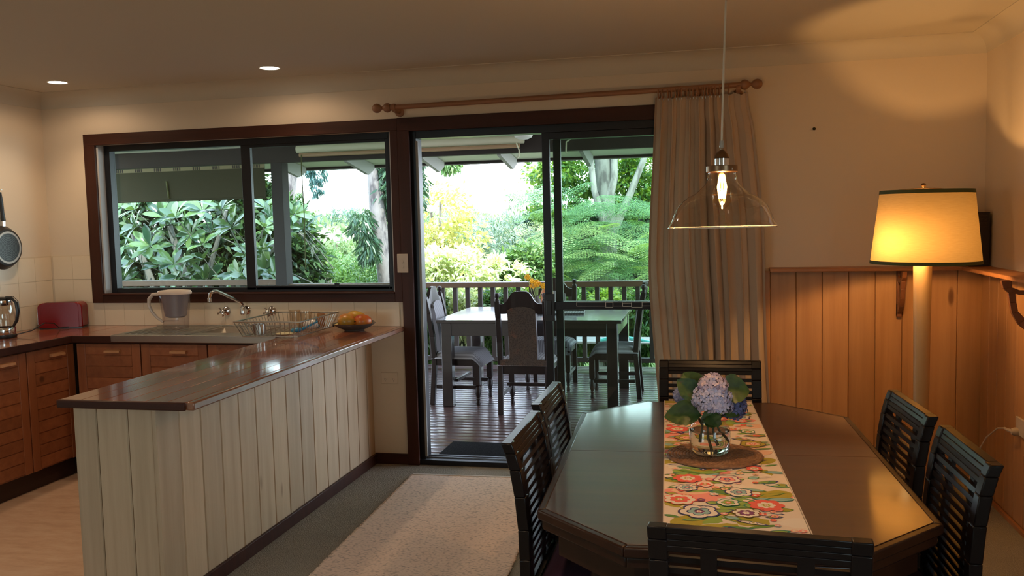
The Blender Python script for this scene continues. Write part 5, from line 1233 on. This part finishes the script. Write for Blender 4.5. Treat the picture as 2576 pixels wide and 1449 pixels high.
# 1. big-leaf tree left of the post: leaves on rosettes, the nearest ones each an object
bt = thing('broad_leaf_tree', 'glossy broad-leaf tree filling the left half of the kitchen window', 'tree', (-7.6, 11.6, -1.4))
ox, oy_, oz = -7.6, 11.6, -1.4
M['bleaf'] = leafmat('glossy broad leaf', (.15, .25, .08), (.025, .07, .04), .16, .22, .8)
lm = []
for i in range(7):
    t_ = i / 6; hw_ = .5 * (math.sin(PI * min(1, t_ ** 1.25 * .96 + .02))) ** .75 * .36; lm.append((t_, hw_ if 0 < i < 6 else .012))
lv = []; lf = []
for i, (t_, hw_) in enumerate(lm): lv += [(-hw_, t_, hw_ * .28 - .16 * t_ * t_), (0, t_, -.16 * t_ * t_), (hw_, t_, hw_ * .28 - .16 * t_ * t_)]
for i in range(6): a = i * 3; lf += [(a, a + 1, a + 4, a + 3), (a + 1, a + 2, a + 5, a + 4)]
lmb = MB(); lmb.add(lv, lf); leaf_me = lmb.mesh('leaf', M['bleaf'], 60)
rt = random.Random(17); nleaf = 0; rest_v = []; rest_f = []; br = MB()
ros = []
for k in range(50):
    px, py = rt.uniform(275, 700), rt.uniform(505, 720)
    if k > 44: px, py = rt.uniform(715, 765), rt.uniform(470, 600)
    c = sight(px, py, rt.uniform(10.3, 11.5)); ros.append(c)
ros.sort(key=lambda c: c.y)
for k, c in enumerate(ros):
    axis = Vector((rt.uniform(-.6, .6), rt.uniform(-.9, -.2), rt.uniform(.25, 1))).normalized(); n_ = rt.randint(8, 11); a1 = axis.orthogonal().normalized(); a2 = axis.cross(a1)
    tip = c - axis * .10; br.tube([tuple(tip - Vector((ox, oy_, oz)) - axis * .5 + Vector((0, .2, -.1))), tuple(tip - Vector((ox, oy_, oz))), tuple(c - Vector((ox, oy_, oz)))], [.008, .006, .005], 5)
    for q in range(n_):
        a = q * 2.39996; el = .15 + .75 * (q / n_); d = (a1 * math.cos(a) + a2 * math.sin(a)) * math.cos(el) + axis * math.sin(el); l = rt.uniform(.19, .31)
        y_ax = d.normalized(); z_ax = (axis - y_ax * axis.dot(y_ax)).normalized(); x_ax = y_ax.cross(z_ax)
        Mx = Matrix((x_ax * l, y_ax * l, z_ax * l)).transposed().to_4x4(); Mx.translation = c - Vector((ox, oy_, oz)) + d * .02
        if nleaf < 298:
            o = bpy.data.objects.new('leaf', leaf_me); COL.objects.link(o); o.parent = bt; o.matrix_local = Mx; nleaf += 1
        else:
            b0 = len(rest_v); rest_v += [tuple(Mx @ Vector(p)) for p in lv]; rest_f += [tuple(i + b0 for i in f) for f in lf]
quick('far_leaves', np.array(rest_v), np.array(rest_f), M['bleaf'], bt, 'stuff')
for pts in (((0, 0, 0), (.1, 0, 1.3), (.5, -.2, 2.3), (.9, -.3, 3.2)), ((.05, 0, .8), (-.4, -.1, 1.9), (-.7, -.2, 2.9)), ((.1, 0, 1.3), (1.0, -.1, 2.2), (1.9, -.4, 2.9)), ((.1, 0, 1.2), (.2, -.3, 2.2), (.05, -.4, 3.0))):
    br.tube(pts, [.09, .06, .04, .025][:len(pts)], 8)
br.build('branches', M['bark'], bt)
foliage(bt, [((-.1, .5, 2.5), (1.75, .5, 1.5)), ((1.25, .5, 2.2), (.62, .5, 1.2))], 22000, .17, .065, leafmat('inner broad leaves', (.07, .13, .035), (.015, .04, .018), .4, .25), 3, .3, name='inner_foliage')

# helper for the remaining trees
def tree(name, label, base, trunk_pts, trunk_r, trunk_mat, layers, cat='tree', group=None):
    th = thing(name, label, cat, base, 0, group); B = Vector(base)
    if trunk_pts:
        mb = MB()
        for pts, rs in trunk_pts: mb.tube([tuple(Vector(p) - B) for p in pts], rs, 10)
        mb.build('trunk', trunk_mat, th)
    for k, (blobs, n_, L_, W_, mt_, kw) in enumerate(layers):
        foliage(th, [((Vector(c) - B)[:], r) for c, r in blobs], n_, L_, W_, mt_, abs(hash((name, k, round(base[0], 1)))) % 9973 if False else (k + 1) * 131 + int(abs(base[0]) * 37), name='foliage' if k == 0 else 'outer_foliage', **kw)
    return th
gd = leafmat('dark drooping gum leaf', (.09, .17, .08), (.03, .08, .05), .35, .3)
gl_ = leafmat('lime leaf', (.30, .42, .05), (.14, .26, .04), .4, .45)
gy = leafmat('yellow green leaf', (.75, .70, .28), (.48, .52, .20), .45, .4)
gm = leafmat('mid green leaf', (.17, .30, .07), (.06, .15, .04), .4, .35)
gp_ = leafmat('pale grey green needles', (.28, .38, .26), (.10, .18, .13), .5, .25)
gs = leafmat('sunlit cream green leaf', (.85, .88, .60), (.55, .66, .34), .4, .35)  # glare of strong sun is put into this pale leaf colour
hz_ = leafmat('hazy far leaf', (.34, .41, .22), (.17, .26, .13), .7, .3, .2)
hb = leafmat('bluish haze leaf', (.30, .39, .34), (.18, .27, .24), .8, .3, .1)  # air haze is put into both far leaf colours

# 2. gum tree in the window
Yg = 13.5
gpts = [sight(1000, 1100, Yg), sight(985, 800, Yg), sight(976, 716, Yg), sight(966, 640, Yg), sight(952, 560, Yg), sight(946, 500, Yg), sight(938, 440, Yg), sight(935, 380, Yg), sight(925, 250, Yg)]
g2p = [sight(950, 520, Yg), sight(958, 470, Yg + .1), sight(975, 435, Yg + .2), sight(1010, 400, Yg + .3), sight(1050, 330, Yg + .3)]
base = (gpts[0].x, Yg, -2.4)
tree('gum_tree', 'gum tree with mottled pale trunk at the right of the kitchen window', base, [([Vector(base)] + gpts, [.19, .19, .17, .15, .145, .13, .11, .085, .08, .07]), (g2p, [.07, .065, .055, .05, .04])], None, M['gum'],
     [([(sight(915, 560, Yg - .3), (.16, .3, .28)), (sight(935, 620, Yg - .3), (.14, .3, .25)), (sight(945, 570, Yg - .2), (.10, .2, .3))], 1500, .17, .035, gd, dict(droop=1.3, upn=.3, sub=14)),
      ([(sight(1000, 480, Yg + .3), (.30, .4, .55)), (sight(985, 640, Yg + .3), (.16, .3, .35)), (sight(985, 430, Yg + .3), (.25, .3, .2)), (sight(1000, 570, Yg), (.16, .3, .4))], 5200, .16, .035, gd, dict(droop=1.1, upn=.3, sub=14))]) if False else None
def gum():
    th = thing('gum_tree', 'gum tree with mottled pale trunk at the right of the kitchen window', 'tree', base); B = Vector(base)
    MB().tube([tuple(p - B) for p in [Vector(base)] + gpts], [.19, .19, .17, .155, .145, .135, .12, .09, .08, .07], 14).build('trunk', M['gum'], th)
    MB().tube([tuple(p - B) for p in g2p], [.075, .07, .06, .05, .04], 10).build('branch', M['gum'], th)
    f = lambda px, py, Y: tuple(sight(px, py, Y) - B)
    foliage(th, [(f(912, 570, Yg - .3), (.14, .3, .30)), (f(930, 625, Yg - .3), (.15, .3, .22))], 850, .17, .032, gd, 5, 1.3, .3, 'left_foliage', sub=14)
    foliage(th, [(f(1010, 480, Yg + .3), (.36, .4, .55)), (f(992, 650, Yg + .4), (.14, .3, .40)), (f(1010, 400, Yg + .3), (.45, .4, .3))], 4600, .16, .036, gd, 6, 1.1, .3, 'right_foliage', sub=14)
gum()
# 3. second gum, mostly above the eave: only hanging sprays and a piece of trunk show
B3 = (sight(722, 600, 15).x, 15, -3.0)
t3 = thing('tall_gum_tree', 'tall gum behind the verandah post, its leaf sprays hanging below the eave', 'tree', B3)
pp = [Vector(B3), sight(726, 620, 15), sight(724, 500, 15), sight(730, 440, 15), sight(716, 400, 15), sight(735, 250, 15)]
MB().tube([tuple(p - Vector(B3)) for p in pp], [.22, .16, .13, .14, .11, .10], 12).build('trunk', M['gum'], t3)
MB().tube([tuple(p - Vector(B3)) for p in (sight(735, 300, 15), sight(800, 330, 14.8), sight(960, 340, 14.5), sight(1130, 370, 14))], [.06, .04, .03, .015], 8).build('branch', M['gum'], t3)
f3 = lambda px, py, Y: tuple(sight(px, py, Y) - Vector(B3))
gb = leafmat('blue green hanging leaf', (.10, .22, .22), (.04, .11, .12), .35, .3)
foliage(t3, [(f3(800, 432, 14.5), (.13, .2, .20)), (f3(775, 425, 14.5), (.15, .2, .1)), (f3(795, 470, 14.5), (.10, .1, .16))], 480, .13, .030, gb, 8, 1.4, .2, 'hanging_spray', sub=8)
foliage(t3, [(f3(1132, 412, 13), (.17, .2, .10)), (f3(1115, 405, 13), (.12, .2, .08))], 260, .13, .032, gm, 9, 1.4, .2, 'second_spray', sub=8)
# 4. shrubs and trees, each a thing of its own
def bush(name, label, px, py, Y, r, n_, L_, W_, mt_, ground, seed, droop=.2, cat='shrub', extra=(), tr_=.03, upn=.8, sub=26, spread=.16, tmat='bark'):
    c = sight(px, py, Y); B = Vector((c.x, Y, ground)); th = thing(name, label, cat, B[:])
    mb = MB(); rg3 = random.Random(seed)
    for k in range(5): mb.tube([(0, 0, 0), (r[0] * rg3.uniform(-.3, .3), 0, (c.z - ground) * .5), (r[0] * rg3.uniform(-.6, .6), r[1] * rg3.uniform(-.5, .3), c.z - ground + r[2] * rg3.uniform(0, .6))], [tr_, tr_ * .7, tr_ * .3], 7)
    mb.build('branches', M[tmat], th)
    blobs = [(tuple(c - B), r)] + [(tuple(sight(a, b_, Y + dy) - B), rr_) for a, b_, dy, rr_ in extra]
    foliage(th, blobs, n_, L_, W_, mt_, seed, droop, upn, sub=sub, spread=spread); return th
bush('lime_shrub', 'bright green shrub right of the verandah post, seen through the window', 765, 680, 13.0, (.42, .5, .50), 5000, .10, .030, gm, -2.0, 31, extra=[(760, 560, .2, (.15, .3, .40)), (830, 725, 0, (.5, .5, .22))])
bush('feathery_shrub', 'feathery mid-green shrub low in the middle of the window', 870, 730, 15.0, (.9, .7, .55), 6000, .13, .026, gm, -2.6, 32, extra=[(810, 690, 1, (.4, .5, .5))])
bush('dead_sapling', 'thin bare white sapling low in the kitchen window', 823, 700, 12.5, (.12, .1, .3), 40, .05, .02, gs, -2.0, 33, tr_=.035, tmat='palebark')
bush('yellow_tree', 'airy yellow-green tree left in the open doorway', 1095, 560, 15.5, (.75, .6, .75), 2600, .12, .055, gy, -2.8, 34, .2, 'tree', [(1150, 600, 0, (.6, .5, .5)), (1080, 640, 0, (.5, .5, .6))], .07, sub=14, tmat='palebark')
bush('sunlit_shrub', 'shrub with sun glare in its leaf colour behind the railing in the open doorway', 1150, 700, 12.0, (.75, .5, .42), 7000, .11, .040, gs, -1.4, 35, extra=[(1255, 700, 0, (.40, .4, .30)), (1090, 700, 0, (.45, .4, .45))])
bush('needle_shrub', 'grey-green needle-leaved shrub in the middle of the doorway', 1250, 640, 17, (1.3, .8, .7), 9000, .17, .020, gp_, -3.2, 36, -.1, extra=[(1320, 600, 0, (.8, .7, .6)), (1180, 590, .5, (.5, .5, .5))])
bush('pale_sapling', 'pale airy sapling against the white sky in the doorway', 1320, 545, 20, (.75, .6, .8), 1500, .11, .035, gs, -4, 37, .1, 'tree', sub=8)
bush('round_shrub', 'round green shrub left of the door stile', 1335, 690, 12.5, (.40, .4, .42), 5000, .10, .035, gm, -1.5, 38, extra=[(1300, 712, 0, (.4, .3, .3))])
for k, (px, lab) in enumerate(((1085, 'leafy hedge plant behind the railing beside the left door frame'), (1165, 'leafy hedge plant behind the railing left of the carved chair'), (1260, 'leafy hedge plant behind the railing, behind the patterned chair'), (1345, 'leafy hedge plant behind the railing at the door stile'), (1440, 'leafy hedge plant behind the railing, first past the stile'), (1530, 'leafy hedge plant behind the railing in the closed pane'), (1615, 'leafy hedge plant behind the railing beside the curtain'))):
    Yh = 11.3 if k > 3 else 10.2
    h_ = bush('hedge_plant', lab, px, 820, Yh, (.30, .26, .48), 3800, .095, .030, (gm, gs, gm, gl_)[k % 4] if k < 4 else (gm, gl_, gm)[k - 4], -.62, 50 + k, .5); h_['group'] = 'hedge plants behind the railing'

# 5. large jacaranda-like tree at the right
Bj = (sight(1523, 700, 14.5).x, 14.5, -2.6)
jt = thing('fern_leaf_tree', 'large fern-leaved tree filling the closed right-hand door pane', 'tree', Bj); BJ = Vector(Bj)
def js(px, py, Y): return tuple(sight(px, py, Y) - BJ)
for nm, pts, rs in (('trunk', [(0, 0, 0), js(1530, 680, 14.5), js(1528, 560, 14.5), js(1522, 470, 14.5), js(1518, 400, 14.5), js(1510, 280, 14.5)], [.22, .17, .14, .15, .15, .12]),
                    ('limb', [js(1528, 520, 14.4), js(1545, 450, 14.4), js(1545, 390, 14.4), js(1560, 260, 14.4)], [.08, .06, .06, .05]),
                    ('limb', [js(1535, 600, 14.6), js(1580, 500, 14.6), js(1612, 420, 14.6), js(1640, 350, 14.6)], [.08, .06, .05, .045]),
                    ('limb', [js(1520, 560, 14.3), js(1495, 480, 14.3), js(1485, 395, 14.3), js(1470, 300, 14.3)], [.07, .05, .05, .04])):
    MB().tube(pts, rs, 12).build(nm, M['bark'] if nm == 'trunk' else M['palebark'], jt)
def frond_mesh(nm, mat):
    vs, fs = [], []
    for i in range(13):
        t_ = .08 + .9 * i / 12; pl = .34 * math.sin(PI * min(1, t_ * .85 + .12)) ** .8; zc_ = -.25 * t_ * t_
        for s_ in (-1, 1):
            dx, dy = s_ * math.cos(.35), math.sin(.35)
            for q in range(6):
                u = (q + .3) / 6 * pl
                for s2 in (-1, 1):
                    bx_, by_ = dx * u, t_ + dy * u; lx, ly = -dy * s2 * s_ , dx * s2 * s_; l = .050; w_ = .026; zq = zc_ - u * u * .6
                    o_ = len(vs); vs += [(bx_, by_, zq), (bx_ + lx * l * .5 + dx * w_ * .5, by_ + ly * l * .5 + dy * w_ * .5, zq + .004), (bx_ + lx * l, by_ + ly * l, zq - .004), (bx_ + lx * l * .5 - dx * w_ * .5, by_ + ly * l * .5 - dy * w_ * .5, zq + .004)]; fs.append((o_, o_ + 1, o_ + 2, o_ + 3))
    for i in range(6): t0, t1 = i / 6, (i + 1) / 6; o_ = len(vs); vs += [(-.006, t0, -.25 * t0 * t0), (.006, t0, -.25 * t0 * t0), (.004, t1, -.25 * t1 * t1), (-.004, t1, -.25 * t1 * t1)]; fs.append((o_, o_ + 1, o_ + 2, o_ + 3))
    me = bpy.data.meshes.new(nm); me.from_pydata(vs, [], fs); me.materials.append(mat); return me
fa = frond_mesh('frond', leafmat('fern frond', (.20, .36, .14), (.07, .18, .08), .4, .35)); fb = frond_mesh('frond', leafmat('sunlit fern frond', (.50, .60, .28), (.26, .42, .16), .4, .35))  # sunlit highlights are put into the paler frond colour
rj = random.Random(9)
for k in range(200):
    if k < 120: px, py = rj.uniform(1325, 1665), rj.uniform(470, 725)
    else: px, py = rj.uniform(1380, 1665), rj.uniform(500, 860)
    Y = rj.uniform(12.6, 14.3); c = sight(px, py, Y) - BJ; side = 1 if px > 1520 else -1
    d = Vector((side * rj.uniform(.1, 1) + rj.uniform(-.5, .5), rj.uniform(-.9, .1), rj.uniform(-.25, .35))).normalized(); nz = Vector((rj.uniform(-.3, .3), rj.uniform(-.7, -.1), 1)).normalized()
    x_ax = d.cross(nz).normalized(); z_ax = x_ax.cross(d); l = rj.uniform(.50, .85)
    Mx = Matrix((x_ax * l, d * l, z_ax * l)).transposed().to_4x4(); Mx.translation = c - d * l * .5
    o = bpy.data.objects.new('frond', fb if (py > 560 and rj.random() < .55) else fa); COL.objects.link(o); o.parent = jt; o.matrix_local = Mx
foliage(jt, [(js(1390, 430, 15), (.45, .5, .35)), (js(1470, 440, 15.2), (.45, .5, .4)), (js(1620, 430, 15.3), (.45, .5, .6)), (js(1580, 480, 15.3), (.5, .5, .5)), (js(1400, 520, 15.2), (.5, .5, .4))], 8500, .10, .045, leafmat('lime crown leaf', (.26, .40, .04), (.07, .20, .07), .4, .5), 71, .2, name='crown_foliage', sub=18)
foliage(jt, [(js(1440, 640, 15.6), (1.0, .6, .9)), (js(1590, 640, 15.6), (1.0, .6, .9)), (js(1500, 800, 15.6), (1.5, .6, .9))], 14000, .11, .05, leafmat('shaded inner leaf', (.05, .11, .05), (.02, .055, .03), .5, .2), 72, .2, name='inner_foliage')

# 6. far slope: single trees and a house roof
rh = random.Random(31)
far = [(735, 590, 80, 0), (800, 580, 92, 0), (868, 566, 84, 0), (925, 572, 96, 0), (985, 560, 84, 0), (1045, 575, 95, 0),
       (722, 655, 46, 1), (775, 640, 53, 1), (905, 640, 50, 1), (955, 655, 43, 1), (1010, 640, 52, 1),
       (1075, 640, 42, 2), (1160, 650, 48, 2), (1245, 630, 42, 2), (1330, 640, 48, 2), (1420, 640, 42, 2), (1510, 640, 48, 2), (1600, 640, 42, 2)]
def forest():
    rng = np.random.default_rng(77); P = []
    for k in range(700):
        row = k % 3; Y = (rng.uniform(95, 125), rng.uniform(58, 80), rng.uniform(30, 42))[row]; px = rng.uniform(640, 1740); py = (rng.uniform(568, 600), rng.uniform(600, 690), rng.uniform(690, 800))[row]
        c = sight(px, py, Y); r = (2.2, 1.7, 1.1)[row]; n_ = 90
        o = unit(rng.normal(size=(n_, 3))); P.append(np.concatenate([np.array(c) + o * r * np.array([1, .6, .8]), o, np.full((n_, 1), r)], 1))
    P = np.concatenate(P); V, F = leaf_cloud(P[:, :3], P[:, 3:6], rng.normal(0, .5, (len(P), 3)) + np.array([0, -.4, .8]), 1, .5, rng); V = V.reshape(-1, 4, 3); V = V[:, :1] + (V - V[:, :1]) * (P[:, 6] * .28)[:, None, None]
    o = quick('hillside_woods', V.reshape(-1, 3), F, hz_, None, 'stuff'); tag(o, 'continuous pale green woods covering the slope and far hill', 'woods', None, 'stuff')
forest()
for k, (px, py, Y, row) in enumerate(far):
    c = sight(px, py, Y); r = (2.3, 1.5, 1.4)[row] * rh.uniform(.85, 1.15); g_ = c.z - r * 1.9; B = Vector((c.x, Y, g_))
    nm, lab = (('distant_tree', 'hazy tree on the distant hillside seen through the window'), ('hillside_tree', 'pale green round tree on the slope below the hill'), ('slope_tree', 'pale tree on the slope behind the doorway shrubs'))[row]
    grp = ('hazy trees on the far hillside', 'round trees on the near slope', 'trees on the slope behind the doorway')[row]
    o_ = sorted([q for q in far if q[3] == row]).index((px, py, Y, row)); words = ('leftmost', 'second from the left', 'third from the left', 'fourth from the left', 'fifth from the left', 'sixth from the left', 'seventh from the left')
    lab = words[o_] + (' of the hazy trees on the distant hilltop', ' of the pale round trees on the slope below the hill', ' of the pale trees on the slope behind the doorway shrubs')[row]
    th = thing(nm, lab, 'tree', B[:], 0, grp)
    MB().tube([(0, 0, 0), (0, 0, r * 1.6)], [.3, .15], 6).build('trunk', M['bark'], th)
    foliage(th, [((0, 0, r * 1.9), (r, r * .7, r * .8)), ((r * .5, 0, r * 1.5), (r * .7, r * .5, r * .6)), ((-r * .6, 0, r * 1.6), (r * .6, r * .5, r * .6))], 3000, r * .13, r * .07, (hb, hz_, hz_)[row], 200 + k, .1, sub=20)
hs = thing('distant_house', 'small far house with pale pink roof among the hillside trees', 'house', (sight(850, 606, 62).x, 62, sight(850, 606, 62).z - 2.6))
MB().box(-3, 3, 0, 5, 0, 2.5).build('wall', plain('pale house wall', (.55, .48, .42), .8), hs)
MB().hexa([(-3.6, -.8, 2.45), (3.6, -.8, 2.45), (3.6, 5.8, 2.45), (-3.6, 5.8, 2.45), (-1.6, 2.3, 3.7), (1.8, 2.3, 3.7), (1.8, 2.7, 3.7), (-1.6, 2.7, 3.7)]).build('roof', plain('pale pink roof', (.85, .70, .66), .7), hs, smooth=0)
for xx in (-1.8, .6): MB().box(xx, xx + 1.2, -.05, .02, .9, 1.9).build('window', M['black'], hs)
MB().box(1.2, 1.8, 1.5, 2.1, 3.0, 4.2).build('chimney', M['white2'], hs)
